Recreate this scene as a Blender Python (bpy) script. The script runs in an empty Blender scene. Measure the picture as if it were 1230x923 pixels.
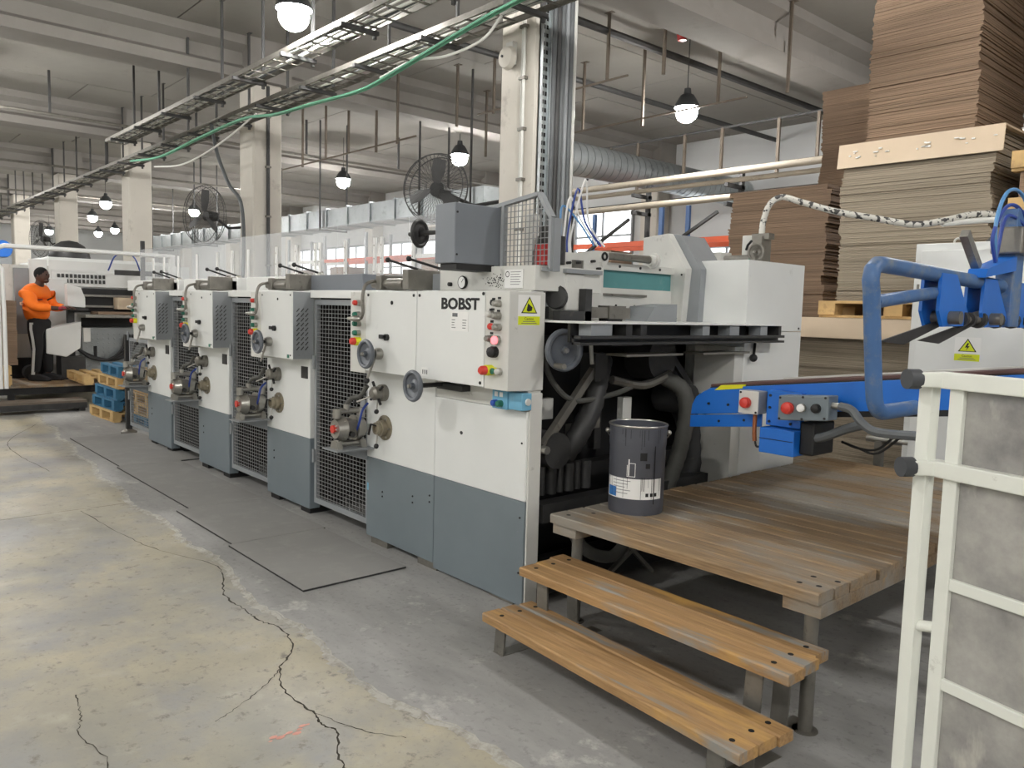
import bpy, bmesh, math, random
from mathutils import Vector, Matrix
random.seed(7)
PI = math.pi
S = bpy.context.scene
C = S.collection

# ------------------------------------------------------------------ camera
cam = bpy.data.cameras.new('camera'); camo = bpy.data.objects.new('camera', cam); C.objects.link(camo)
cam.sensor_fit = 'HORIZONTAL'; cam.sensor_width = 36.0; cam.lens = 953.95 * 36 / 1230
cam.clip_start = 0.05; cam.clip_end = 300
camo.matrix_world = Matrix.Translation((0, 0, 1.6)) @ Matrix((
    (0.66049900, -0.08793626, 0.74565963),
    (0.75034793, 0.04183968, -0.65971768),
    (0.02681495, 0.99524703, 0.09361785))).to_4x4()
S.camera = camo
# ------------------------------------------------------------------ world and exposure
w = bpy.data.worlds.new('world'); S.world = w; w.use_nodes = True
w.node_tree.nodes['Background'].inputs[0].default_value = (.8, .85, .9, 1)
w.node_tree.nodes['Background'].inputs[1].default_value = .3
S.view_settings.view_transform = 'Standard'; S.view_settings.look = 'None'
S.view_settings.gamma = 1; S.view_settings.use_curve_mapping = False
S.view_settings.exposure = 0.16
LAMP_E = 290.0        # each high bay lamp globe
WINDOW_E = 2.6        # daylight behind the windows

# ------------------------------------------------------------------ helpers
ORG = {}
class B:
    def __init__(s): s.v = []; s.f = []; s.sm = []
    def add(s, v, f, sm=False):
        n = len(s.v); s.v += [tuple(p) for p in v]
        for q in f: s.f.append([n + i for i in q]); s.sm.append(sm)
        return s
    def box(s, x0, x1, y0, y1, z0, z1):
        return s.add([(x0,y0,z0),(x1,y0,z0),(x1,y1,z0),(x0,y1,z0),(x0,y0,z1),(x1,y0,z1),(x1,y1,z1),(x0,y1,z1)],
              [(3,2,1,0),(4,5,6,7),(0,1,5,4),(1,2,6,5),(2,3,7,6),(3,0,4,7)])
    def obox(s, c, sz, rot=(0,0,0)):
        m = Matrix.Translation(c) @ __import__('mathutils').Euler(rot).to_matrix().to_4x4()
        a, b, d = sz[0]/2, sz[1]/2, sz[2]/2
        return s.add([m @ Vector(p) for p in ((-a,-b,-d),(a,-b,-d),(a,b,-d),(-a,b,-d),(-a,-b,d),(a,-b,d),(a,b,d),(-a,b,d))],
              [(3,2,1,0),(4,5,6,7),(0,1,5,4),(1,2,6,5),(2,3,7,6),(3,0,4,7)])
    def bar(s, a, b, w, h, up=(0,0,1)):
        a = Vector(a); b = Vector(b); d = (b-a).normalized(); u = Vector(up)
        r = d.cross(u)
        if r.length < 1e-4: r = d.cross(Vector((1,0,0)))
        r.normalize(); u = r.cross(d); r *= w/2; u *= h/2
        return s.add([a-r-u, a+r-u, a+r+u, a-r+u, b-r-u, b+r-u, b+r+u, b-r+u],
              [(3,2,1,0),(4,5,6,7),(0,1,5,4),(1,2,6,5),(2,3,7,6),(3,0,4,7)])
    def cyl(s, a, b, r, r2=None, n=16, cap=True):
        if r2 is None: r2 = r
        a = Vector(a); b = Vector(b); d = (b-a).normalized()
        t = Vector((0,0,1)) if abs(d.z) < .9 else Vector((1,0,0))
        u = d.cross(t).normalized(); v = d.cross(u)
        A = [a + (u*math.cos(2*PI*i/n) + v*math.sin(2*PI*i/n))*r for i in range(n)]
        D = [b + (u*math.cos(2*PI*i/n) + v*math.sin(2*PI*i/n))*r2 for i in range(n)]
        s.add(A+D, [(i, (i+1)%n, n+(i+1)%n, n+i) for i in range(n)], True)
        if cap: s.add(A, [tuple(range(n))]); s.add(D, [tuple(range(n-1,-1,-1))])
        return s
    def tube(s, P, r, n=8, closed=False, rr=None):
        P = [Vector(p) for p in P]; m = len(P); rings = []; u = None
        for i, p in enumerate(P):
            if closed: d = P[(i+1)%m] - P[i-1]
            else: d = P[min(i+1,m-1)] - P[max(i-1,0)]
            d.normalize()
            if u is None:
                t = Vector((0,0,1)) if abs(d.z) < .9 else Vector((1,0,0)); u = d.cross(t).normalized()
            else:
                u = (u - d*u.dot(d)).normalized()
            v = d.cross(u); q = rr[i] if rr else r
            rings.append([p + (u*math.cos(2*PI*k/n) + v*math.sin(2*PI*k/n))*q for k in range(n)])
        vs = [p for g in rings for p in g]; fs = []
        for i in range(m if closed else m-1):
            j = (i+1) % m
            for k in range(n): fs.append((i*n+k, i*n+(k+1)%n, j*n+(k+1)%n, j*n+k))
        s.add(vs, fs, True)
        if not closed: s.add(rings[0], [tuple(range(n-1,-1,-1))]); s.add(rings[-1], [tuple(range(n))])
        return s
    def torus(s, c, ax, R, r, n=28, m=8):
        c = Vector(c); ax = Vector(ax).normalized(); t = Vector((0,0,1)) if abs(ax.z) < .9 else Vector((1,0,0))
        u = ax.cross(t).normalized(); v = ax.cross(u)
        return s.tube([c + (u*math.cos(2*PI*i/n) + v*math.sin(2*PI*i/n))*R for i in range(n)], r, m, True)
    def ball(s, c, r, n=14, m=9, sc=(1,1,1)):
        V = []; F = []
        for i in range(m+1):
            a = PI*i/m
            for k in range(n):
                V.append((c[0]+r*sc[0]*math.sin(a)*math.cos(2*PI*k/n), c[1]+r*sc[1]*math.sin(a)*math.sin(2*PI*k/n), c[2]+r*sc[2]*math.cos(a)))
        for i in range(m):
            for k in range(n): F.append((i*n+k, (i+1)*n+k, (i+1)*n+(k+1)%n, i*n+(k+1)%n))
        return s.add(V, F, True)
    def lathe(s, prof, c, ax=(0,0,1), n=24, sm=True):
        c = Vector(c); ax = Vector(ax).normalized(); t = Vector((0,0,1)) if abs(ax.z) < .9 else Vector((1,0,0))
        u = ax.cross(t).normalized(); v = ax.cross(u); V = []; F = []
        for r, h in prof:
            for k in range(n): V.append(c + ax*h + (u*math.cos(2*PI*k/n) + v*math.sin(2*PI*k/n))*r)
        for i in range(len(prof)-1):
            for k in range(n): F.append((i*n+k, i*n+(k+1)%n, (i+1)*n+(k+1)%n, (i+1)*n+k))
        return s.add(V, F, sm)
    def prism(s, poly, axis, a, b):
        n = len(poly)
        def p3(p, h):
            if axis == 'y': return (p[0], h, p[1])
            if axis == 'x': return (h, p[0], p[1])
            return (p[0], p[1], h)
        s.add([p3(p,a) for p in poly]+[p3(p,b) for p in poly],
              [tuple(range(n-1,-1,-1)), tuple(range(n,2*n))]+[(i,(i+1)%n,n+(i+1)%n,n+i) for i in range(n)])
        return s
    def mesh(s, name, off=(0,0,0)):
        me = bpy.data.meshes.new(name)
        o = Vector(off)
        me.from_pydata([Vector(p)-o for p in s.v], [], s.f)
        me.polygons.foreach_set('use_smooth', s.sm)
        bm = bmesh.new(); bm.from_mesh(me)
        for e in bm.edges:
            if len(e.link_faces) == 2 and e.calc_face_angle(0) > .65: e.smooth = False
        bmesh.ops.recalc_face_normals(bm, faces=bm.faces); bm.to_mesh(me); bm.free()
        me.update(); return me
    def build(s, name, mat, parent=None, bevel=0, seg=2, kind=None, label=None):
        off = ORG.get(parent.name, (0,0,0)) if parent else (0,0,0)
        me = s.mesh(name, off); me.materials.append(MATS[mat])
        o = bpy.data.objects.new(name, me); C.objects.link(o)
        if parent: o.parent = parent; ORG[o.name] = off
        if bevel:
            b = o.modifiers.new('bevel', 'BEVEL'); b.width = bevel; b.segments = seg; b.limit_method = 'ANGLE'; b.angle_limit = .7
        if kind: o['kind'] = kind
        if label: o['label'] = label
        return o
def thing(name, label, cat, loc=(0,0,0), rz=0, group=None, world=True):
    o = bpy.data.objects.new(name, None); C.objects.link(o); o.empty_display_size = .1
    o.location = loc; o.rotation_euler = (0,0,rz); o['label'] = label; o['category'] = cat
    if group: o['group'] = group
    if world: ORG[o.name] = loc
    return o
def tag(o, label, cat, group=None):
    o['label'] = label; o['category'] = cat
    if group: o['group'] = group
    return o
def struct(o): o['kind'] = 'structure'; return o
def copy_tree(o, parent=None):
    c = o.copy(); C.objects.link(c)
    if parent: c.parent = parent
    for ch in list(o.children): copy_tree(ch, c)
    return c
def spl(P, k=6):
    P = [Vector(p) for p in P]; out = []
    Q = [2*P[0]-P[1]] + P + [2*P[-1]-P[-2]]
    for i in range(1, len(Q)-2):
        a, b, c, d = Q[i-1], Q[i], Q[i+1], Q[i+2]
        for j in range(k):
            t = j/k
            out.append(.5*((2*b)+(c-a)*t+(2*a-5*b+4*c-d)*t*t+(3*b-a-3*c+d)*t**3))
    out.append(P[-1]); return out
def origin_to(o, loc):
    """shift a one-mesh thing so its origin sits at its base"""
    v = Vector(loc); o.data.transform(Matrix.Translation(-v)); o.location = v; ORG[o.name] = tuple(v); return o

# ------------------------------------------------------------------ materials
MATS = {}
def srgb(r, g, b):
    f = lambda c: (c/255/12.92) if c/255 <= .04045 else ((c/255+.055)/1.055)**2.4
    return (f(r), f(g), f(b), 1)
def nd(t, k, **kw):
    n = t.nodes.new(k)
    for a, b in kw.items():
        if hasattr(n, a): setattr(n, a, b)
        else: n.inputs[a].default_value = b
    return n
def base(name):
    m = bpy.data.materials.new(name); m.use_nodes = True; t = m.node_tree
    MATS[name] = m; return m, t, t.nodes['Principled BSDF']
def noise(t, scale, detail=4, rough=.6, vec=None, stretch=(1,1,1)):
    g = t.nodes.new('ShaderNodeNewGeometry'); mp = t.nodes.new('ShaderNodeMapping'); mp.inputs['Scale'].default_value = stretch
    t.links.new((vec or g.outputs['Position']), mp.inputs[0])
    n = nd(t, 'ShaderNodeTexNoise', Scale=scale, Detail=detail, Roughness=rough); t.links.new(mp.outputs[0], n.inputs['Vector'])
    return n.outputs['Fac']
def ramp(t, fac, p0, p1, c0=(0,0,0,1), c1=(1,1,1,1)):
    r = t.nodes.new('ShaderNodeValToRGB'); r.color_ramp.elements[0].position = p0; r.color_ramp.elements[1].position = p1
    r.color_ramp.elements[0].color = c0; r.color_ramp.elements[1].color = c1; t.links.new(fac, r.inputs[0]); return r.outputs[0]
def mix(t, fac, a, b, mode='MIX'):
    m = t.nodes.new('ShaderNodeMix'); m.data_type = 'RGBA'; m.blend_type = mode
    for s, v in ((0, fac), (6, a), (7, b)):
        if isinstance(v, (int, float)): m.inputs[s].default_value = v
        elif isinstance(v, tuple): m.inputs[s].default_value = v
        else: t.links.new(v, m.inputs[s])
    return m.outputs[2]
def bump(t, p, h, strength, dist=.01):
    b = nd(t, 'ShaderNodeBump', Strength=strength, Distance=dist); t.links.new(h, b.inputs['Height']); t.links.new(b.outputs[0], p.inputs['Normal'])
def mat(name, col, rough=.5, metal=0, var=.12, scale=3, dirt=None, dpos=(.58,.75), dscale=6, bmp=0, bscale=60, stretch=(1,1,1)):
    m, t, p = base(name)
    c = srgb(*col); dk = tuple(x*(1-var) for x in c[:3])+(1,); lt = tuple(min(1, x*(1+var)) for x in c[:3])+(1,)
    o = ramp(t, noise(t, scale, 5, .6, stretch=stretch), .3, .7, dk, lt)
    if dirt: o = mix(t, ramp(t, noise(t, dscale, 8, .7, stretch=stretch), dpos[0], dpos[1]), o, srgb(*dirt))
    t.links.new(o, p.inputs['Base Color']); p.inputs['Roughness'].default_value = rough; p.inputs['Metallic'].default_value = metal
    if bmp: bump(t, p, noise(t, bscale, 6, .6, stretch=stretch), bmp)
    return m
mat('white_paint', (222,224,222), .38, 0, .03, 2, (150,150,145), (.66,.85), 5)
mat('white_rail', (228,229,227), .4, 0, .03, 2, (160,160,150), (.68,.85), 9)
mat('offwhite', (205,205,200), .45, 0, .05, 3, (120,118,112), (.62,.8), 7)
mat('grey_paint', (112,122,128), .42, 0, .06, 2.5, (160,166,168), (.68,.8), 9)
mat('mid_grey', (140,144,147), .45, 0, .07, 3, (90,90,90), (.64,.8), 8)
mat('box_grey', (118,123,130), .4, 0, .06, 3, (90,92,95), (.66,.8), 8)
mat('handle_grey', (92,97,104), .38, 0, .08, 9)
mat('dark_metal', (58,58,58), .5, .3, .2, 8, (95,92,86), (.6,.8), 14)
mat('black_metal', (26,26,27), .55, .1, .3, 6, (52,50,47), (.6,.8), 9)
mat('black_rubber', (34,34,35), .6, 0, .2, 9)
mat('black_hole', (6,6,6), .8, 0, .1)
mat('steel', (170,168,162), .32, .85, .12, 9, (105,100,92), (.6,.8), 14)
mat('dull_steel', (128,125,118), .45, .6, .15, 10, (70,66,60), (.58,.8), 18)
mat('brass', (146,138,120), .42, .55, .15, 12)
mat('galv', (172,178,180), .35, .75, .12, 2.2, (120,124,126), (.55,.75), 5)
mat('wire', (138,140,140), .5, .3, .1, 12)
mat('concrete', (176,172,164), .9, 0, .08, 1.6, (130,125,118), (.6,.8), 3.5, .15, 30)
mat('column_paint', (205,200,190), .8, 0, .05, 1.5, (160,154,146), (.6,.78), 3, .1, 30)
mat('slab', (150,147,141), .92, 0, .08, .8, (138,134,128), (.58,.8), 1.6, .1, 30)
mat('beam', (142,138,133), .9, 0, .08, 1, (128,123,118), (.58,.8), 2.2, .1, 30)
mat('wall_paint', (206,208,208), .85, 0, .04, .7)
mat('dark_bar', (74,74,74), .6, .2, .15, 6)
mat('rust_bar', (105,95,84), .65, .2, .18, 7)
mat('cable_white', (222,222,216), .5, 0, .06, 8)
mat('cable_green', (120,188,158), .5, 0, .08, 8)
mat('cable_grey', (92,96,98), .5, 0, .1, 8)
mat('blue_paint', (24,104,196), .38, 0, .07, 4, (70,110,160), (.64,.78), 10)
mat('blue_pipe', (70,104,150), .45, 0, .12, 6, (120,128,134), (.5,.68), 9)
mat('belt', (92,66,62), .75, 0, .1, 9)
mat('yellow', (226,224,40), .5, 0, .03)
mat('sticker_yellow', (212,222,32), .5, 0, .02)
mat('ink', (22,22,24), .6, 0, .1)
mat('text_grey', (110,112,114), .6, 0, .05)
mat('paper', (232,232,230), .5, 0, .02)
mat('red', (205,62,52), .35, 0, .04)
mat('green', (42,112,92), .35, 0, .05)
mat('blue_button', (44,82,170), .35, 0, .05)
mat('light_blue', (108,166,196), .5, 0, .08, 8, (160,180,190), (.6,.8), 12)
mat('teal', (84,140,142), .5, 0, .08, 4, (120,150,150), (.6,.8), 8)
mat('blue_hose', (48,72,150), .4, 0, .1, 8)
mat('pale_blue_hose', (88,140,190), .4, 0, .1, 8)
mat('orange_tape', (150,88,52), .6, 0, .1)
mat('shirt', (255,122,22), .75, 0, .06, 9)
mat('reflective', (236,190,160), .4, .1, .05)
mat('trousers', (24,24,26), .8, 0, .15, 12)
mat('stripe', (215,215,212), .7, 0, .05)
mat('skin', (82,56,46), .55, 0, .08, 12)
mat('hair', (14,12,12), .9, 0, .2, 60)
mat('glove', (165,50,70), .7, 0, .1)
mat('shoe', (40,40,42), .7, 0, .1)
mat('pallet_wood', (196,164,112), .75, 0, .15, 5, (140,110,75), (.55,.75), 7)
mat('pallet_blue', (52,108,142), .7, 0, .14, 5, (90,110,120), (.58,.75), 8)
mat('rack_orange', (206,88,52), .55, 0, .08)
mat('rack_blue', (76,108,156), .55, 0, .08)
mat('mat_rubber', (143,142,139), .78, 0, .05, 2, (154,153,149), (.5,.75), 5, .08, 200)
mat('mat_edge', (34,34,34), .8, 0, .1)
mat('pipe_cream', (176,166,150), .55, 0, .1, 4, (120,108,94), (.58,.75), 6)
mat('red_beacon', (170,36,34), .35, 0, .05)
mat('hose_grey', (78,78,74), .6, 0, .15, 10)
mat('end_cap', (62,64,68), .6, 0, .08, 12)
mat('frame_white', (218,220,212), .42, 0, .04, 4, (150,148,138), (.64,.8), 12)
mat('bucket', (78,80,88), .42, .1, .07, 6, (48,48,54), (.62,.76), 12)
mat('label_blue', (58,118,184), .5, 0, .03)
mat('lamp_body', (60,62,64), .5, .3, .05)

def m_emit(name, col, st):
    m, t, p = base(name); p.inputs['Base Color'].default_value = col
    p.inputs['Emission Color'].default_value = col; p.inputs['Emission Strength'].default_value = st
m_emit('lamp_lens', (1, .975, .94, 1), LAMP_E)
m_emit('lit_button', (1, .18, .2, 1), 1.6)
m_emit('window_light', (.95, .98, 1, 1), WINDOW_E)

def m_clear(name, col, alpha, rough, dirt=.0):
    m, t, p = base(name)
    p.inputs['Base Color'].default_value = srgb(*col); p.inputs['Roughness'].default_value = rough
    a = ramp(t, noise(t, 3.5, 6, .65), .3, .75, (alpha-dirt,)*3+(1,), (alpha+dirt,)*3+(1,))
    t.links.new(a, p.inputs['Alpha'])
m_clear('plexi', (232,236,240), .26, .12, .03)
def m_sheet():
    m, t, p = base('cloudy_sheet')
    o = mix(t, ramp(t, noise(t, 4.5, 7, .65), .35, .7), srgb(176,174,168), srgb(112,110,112))
    o = mix(t, ramp(t, noise(t, 9, 5, .6, stretch=(1,1,.35)), .56, .7), o, srgb(198,194,184))
    t.links.new(o, p.inputs['Base Color']); p.inputs['Roughness'].default_value = .35
    p.inputs['Alpha'].default_value = .86
m_sheet()
def m_wood():
    m, t, p = base('deck_wood')
    oi = t.nodes.new('ShaderNodeObjectInfo')
    g = noise(t, 9, 6, .6, stretch=(.6, 9, 9))
    a = ramp(t, g, .3, .72, srgb(118,98,74), srgb(164,140,108))
    b = ramp(t, oi.outputs['Random'], 0, 1, (.72,.7,.68,1), (1.12,1.08,1.02,1)); a = mix(t, 1.0, a, b, 'MULTIPLY')
    wear = ramp(t, noise(t, 2.2, 6, .62, stretch=(.55, 1.6, 1)), .44, .6)
    a = mix(t, wear, a, srgb(138,132,122))
    a = mix(t, ramp(t, noise(t, 5, 5, .6, stretch=(.4, 2.5, 1)), .62, .74), a, srgb(178,138,78))
    t.links.new(a, p.inputs['Base Color']); p.inputs['Roughness'].default_value = .62
    bump(t, p, noise(t, 14, 6, .6, stretch=(.5, 8, 8)), .25, .004)
    m, t, p = base('step_wood')
    oi = t.nodes.new('ShaderNodeObjectInfo')
    a = ramp(t, noise(t, 8, 6, .6, stretch=(.5, 9, 9)), .3, .72, srgb(148,116,78), srgb(190,154,106))
    b = ramp(t, oi.outputs['Random'], 0, 1, (.8,.78,.76,1), (1.1,1.06,1.0,1)); a = mix(t, 1.0, a, b, 'MULTIPLY')
    a = mix(t, ramp(t, noise(t, 2.6, 5, .6, stretch=(.6, 2.4, 1)), .54, .66), a, srgb(190,150,86))
    a = mix(t, ramp(t, noise(t, 3.1, 6, .62, stretch=(.4, 3.2, 1)), .55, .64), a, srgb(138,136,130))
    t.links.new(a, p.inputs['Base Color']); p.inputs['Roughness'].default_value = .6
    bump(t, p, noise(t, 14, 6, .6, stretch=(.5, 8, 8)), .25, .004)
m_wood()
def m_card(name, c0, c1, c2):
    m, t, p = base(name)
    oi = t.nodes.new('ShaderNodeObjectInfo')
    a = ramp(t, noise(t, 2.2, 4, .6, stretch=(.4, .4, 60)), .32, .68, srgb(*c0), srgb(*c1))
    b = ramp(t, oi.outputs['Random'], 0, 1, (.86,.85,.84,1), (1.06,1.05,1.04,1)); a = mix(t, 1.0, a, b, 'MULTIPLY')
    a = mix(t, ramp(t, noise(t, 1.2, 4, .6), .55, .75), a, srgb(*c2))
    t.links.new(a, p.inputs['Base Color']); p.inputs['Roughness'].default_value = .85
    bump(t, p, noise(t, 5, 3, .6, stretch=(.3, .3, 60)), .3, .01)
m_card('card', (116,97,80), (156,132,110), (134,113,95))
m_card('card_grey', (130,120,104), (170,158,140), (148,137,121))
mat('card_face', (206,187,162), .75, 0, .04, 3)
def m_floor():
    m, t, p = base('floor_old')
    a = ramp(t, noise(t, .9, 7, .62), .34, .66, srgb(138,136,127), srgb(174,166,142))
    a = mix(t, ramp(t, noise(t, 1.7, 6, .65), .5, .68), a, srgb(142,142,140))
    a = mix(t, ramp(t, noise(t, 5, 8, .7), .55, .75), a, srgb(174,170,156))
    a = mix(t, ramp(t, noise(t, .8, 6, .62), .5, .66), a, srgb(134,135,135))
    a = mix(t, ramp(t, noise(t, 12, 9, .75), .56, .66), a, srgb(112,108,98))
    v = nd(t, 'ShaderNodeTexVoronoi', Scale=9.0, Randomness=1.0); g = t.nodes.new('ShaderNodeNewGeometry'); t.links.new(g.outputs['Position'], v.inputs['Vector'])
    pits = ramp(t, v.outputs['Distance'], .035, .075, (1,1,1,1), (0,0,0,1))
    n2 = ramp(t, noise(t, 2.3, 3, .5), .5, .56)
    a = mix(t, mix(t, 1.0, pits, n2, 'MULTIPLY'), a, srgb(92,88,82))
    a = mix(t, ramp(t, noise(t, 40, 4, .7), .55, .8), a, srgb(132,128,120))
    t.links.new(a, p.inputs['Base Color'])
    r = ramp(t, noise(t, 1.3, 5, .6), .35, .7, (.36,.36,.36,1), (.62,.62,.62,1)); t.links.new(r, p.inputs['Roughness'])
    bump(t, p, noise(t, 22, 8, .65), .18, .006)
    m, t, p = base('floor_grey')
    a = ramp(t, noise(t, 1.4, 7, .65, stretch=(.5,1.6,1)), .32, .68, srgb(132,132,130), srgb(166,165,162))
    a = mix(t, ramp(t, noise(t, 3.5, 8, .7), .58, .72), a, srgb(192,190,184))
    a = mix(t, ramp(t, noise(t, 30, 4, .7), .55, .8), a, srgb(118,117,115))
    t.links.new(a, p.inputs['Base Color']); p.inputs['Roughness'].default_value = .66
    bump(t, p, noise(t, 20, 8, .65), .25, .006)
    mat('floor_edge', (172,170,162), .8, 0, .1, 9, (140,136,126), (.45,.65), 14, .5, 30)
    mat('crack', (62,58,50), .95, 0, .2, 20)
    mat('floor_seam', (96,92,84), .9, 0, .2, 20)
m_floor()
def m_spiral():
    m, t, p = base('spiral_wrap')
    tc = nd(t, 'ShaderNodeTexNoise', Scale=26.0, Detail=2.0); g = t.nodes.new('ShaderNodeNewGeometry'); mp = t.nodes.new('ShaderNodeMapping')
    mp.inputs['Scale'].default_value = (1, 1, 1); t.links.new(g.outputs['Position'], mp.inputs[0]); t.links.new(mp.outputs[0], tc.inputs['Vector'])
    a = mix(t, ramp(t, tc.outputs['Fac'], .54, .58), srgb(206,204,196), srgb(60,60,60))
    t.links.new(a, p.inputs['Base Color']); p.inputs['Roughness'].default_value = .5
m_spiral()

def text(s, size, loc, parent, matn, rot=(PI/2,0,0), sx=1, bold=0, ext=.0008, name='lettering', label=None, align='LEFT', sp=1):
    cu = bpy.data.curves.new(name, 'FONT'); cu.body = s; cu.size = size; cu.extrude = ext; cu.offset = bold; cu.align_x = align; cu.space_character = sp
    cu.resolution_u = 3
    o = bpy.data.objects.new(name+'_curve', cu); C.objects.link(o)
    me = bpy.data.meshes.new_from_object(o.evaluated_get(bpy.context.evaluated_depsgraph_get()))
    bpy.data.objects.remove(o); me.materials.clear(); me.materials.append(MATS[matn])
    me.transform(Matrix.Diagonal((sx,1,1,1)))
    me.transform(__import__('mathutils').Euler(rot).to_matrix().to_4x4())
    off = Vector(ORG.get(parent.name, (0,0,0))); me.transform(Matrix.Translation(Vector(loc)-off))
    n = bpy.data.objects.new(name, me); C.objects.link(n); n.parent = parent
    if label: n['label'] = label
    return n

# ================================================================== the hall
CEIL = 5.8
COLX = [.2, -6.53, -13.25, -19.95, -26.65, -33.35, -40.05, -46.75]   # left edge of each column / beam bay
Y0, Y1, X0, X1 = -9.0, 16.4, -52.0, 7.0
struct(B().box(X0, X1, Y0, Y1, -.2, 0).build('floor', 'floor_old'))
fl = bpy.data.objects['floor']
# later grey screed the press stands on, a few millimetres proud, with a ragged edge
edge = [(-13.0,2.3),(-11.04,2.19),(-8.25,1.96),(-6.57,1.85),(-4.85,1.84),(-4.2,1.76),(-3.67,1.74),(-3.13,1.72),(-2.63,1.72),(-2.2,1.76),(-1.95,1.79),(-1.2,1.8),(0,1.82),(3,1.85)]
rg = []
for (ax, ay), (bx, by) in zip(edge, edge[1:]):
    n = max(2, int((bx-ax)/.045))
    for i in range(n):
        t = i/n; rg.append((ax+(bx-ax)*t+random.uniform(-.01,.01), ay+(by-ay)*t+random.uniform(-.016,.016)+.03*math.sin((ax+(bx-ax)*t)*5.1)))
rg.append(edge[-1])
struct(B().prism(rg+[(3,9.0),(-13,9.0)], 'z', -.01, .006).build('floor', 'floor_grey'))
bb = B()
for i in range(len(rg)-1):
    a, b_ = rg[i], rg[i+1]; w1 = .02+.03*abs(math.sin(i*1.7))*abs(math.sin(i*.31)); 
    bb.add([(a[0],a[1]-w1,.0012),(b_[0],b_[1]-w1*.8,.0012),(b_[0],b_[1]+.012,.0075),(a[0],a[1]+.012,.0075)], [(0,1,2,3)])
struct(bb.build('trim_1', 'floor_edge'))
def crack(P, wd, z=.0014, matn='crack'):
    P = spl([(x, y, z) for x, y in P], 9); bb = B(); L = []; R = []
    for i, p in enumerate(P):
        d = (P[min(i+1,len(P)-1)]-P[max(i-1,0)]).normalized(); n = Vector((-d.y, d.x, 0)); q = wd*random.uniform(.25,1)
        j = Vector((random.uniform(-.006,.006), random.uniform(-.006,.006), 0)); L.append(p+j+n*q); R.append(p+j-n*q)
    k = len(P)
    bb.add(L+R, [(i, i+1, k+i+1, k+i) for i in range(k-1)]); return bb.build('crack', matn, fl)
crack([(-4.5,1.76),(-4.18,1.64),(-3.92,1.64),(-3.73,1.64),(-3.56,1.68),(-3.32,1.62),(-3.16,1.48),(-2.94,1.41),(-2.72,1.42),(-2.63,1.4),(-2.54,1.42),(-2.38,1.34),(-2.2,1.3),(-1.9,1.22)], .0055)
crack([(-6.53,1.47),(-5.68,1.54),(-5.19,1.62),(-4.74,1.78),(-4.5,1.76)], .004)
crack([(-3.45,.74),(-3.27,.72),(-3.11,.68),(-2.87,.71),(-2.6,.62)], .003)
crack([(-3.16,1.48),(-3.05,1.36),(-2.95,1.2),(-2.9,1.1)], .0025)
crack([(-2.72,1.42),(-2.5,1.5),(-2.35,1.6)], .0025)
crack([(-6.58,-4),(-6.575,0),(-6.57,.9),(-6.58,1.84)], .006, .0013, 'floor_seam')
crack([(-11.4,2.1),(-10.2,1.6),(-9.3,1.52),(-8.2,1.6)], .004)
# faint red spray mark on the floor
mk = B()
for i in range(9):
    t = i/8; x = -2.64-.01*t+random.uniform(-.02,.02); y = 1.2+.16*t; r = random.uniform(.008,.02)
    mk.add([(x+r*math.cos(a)*.6, y+r*math.sin(a), .0016) for a in [k*PI/3 for k in range(6)]], [tuple(range(6))])
mat('faded_red', (206,150,136), .7, 0, .1, 30)
mk.build('paint_mark', 'faded_red', fl, label='faded red spray mark')

# ceiling: precast panels with open joints between the beams
ce = struct(B().box(X0, X1, Y0, Y1, CEIL+.06, CEIL+.2).build('ceiling', 'concrete'))
ce.name = 'ceiling'
pm = {}
for i in range(len(COLX)):
    xr = COLX[i-1] if i else X1
    xl = COLX[i]
    segs = 3 if i else 3
    for k in range(segs):
        a = xl + (xr-xl)*k/segs; b_ = xl + (xr-xl)*(k+1)/segs; y = Y0; j = 0
        while y < Y1-.2:
            ln = min((2.9, 4.1, 3.4)[(k+j) % 3], Y1-y); key = (round(b_-a,3), round(ln,3))
            if key not in pm:
                me = B().box(.012, b_-a-.012, .012, ln-.012, 0, .07).mesh('ceiling_panel'); me.materials.append(MATS['slab']); pm[key] = me
            o = bpy.data.objects.new('ceiling_panel', pm[key]); C.objects.link(o); o.parent = ce; o.location = (a, y, CEIL-random.uniform(0,.008)); y += ln; j += 1
# beams across the hall, I-shaped, one over each column line
prof = [(-.02,5.15),(.57,5.15),(.57,5.30),(.43,5.38),(.43,5.58),(.62,5.66),(.62,CEIL),(-.07,CEIL),(-.07,5.66),(.12,5.58),(.12,5.38),(-.02,5.30)]
bme = B().prism([(x, z-5.15) for x, z in prof], 'y', Y0, Y1).mesh('ceiling_beam'); bme.materials.append(MATS['beam'])
for x in COLX:
    o = bpy.data.objects.new('ceiling_beam', bme); C.objects.link(o); o.location = (x, 0, 5.15); struct(o)
# columns: front row behind the press, second row at the back wall
cb = B().box(0, .55, 0, .5, 0, 5.15); cm_ = cb.mesh('column'); cm_.materials.append(MATS['column_paint'])
hb = B().box(-.12, .67, -.12, .62, 0, .65); hm_ = hb.mesh('column_head'); hm_.materials.append(MATS['beam'])
for row in (5.5, 15.9):
    for x in COLX:
        o = bpy.data.objects.new('column', cm_); C.objects.link(o); o.location = (x, row, 0); struct(o)
        bv = o.modifiers.new('bevel', 'BEVEL'); bv.width = .025; bv.segments = 1
        h = bpy.data.objects.new('column_head', hm_); C.objects.link(h); h.parent = o; h.location = (0, 0, 5.15)
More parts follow.
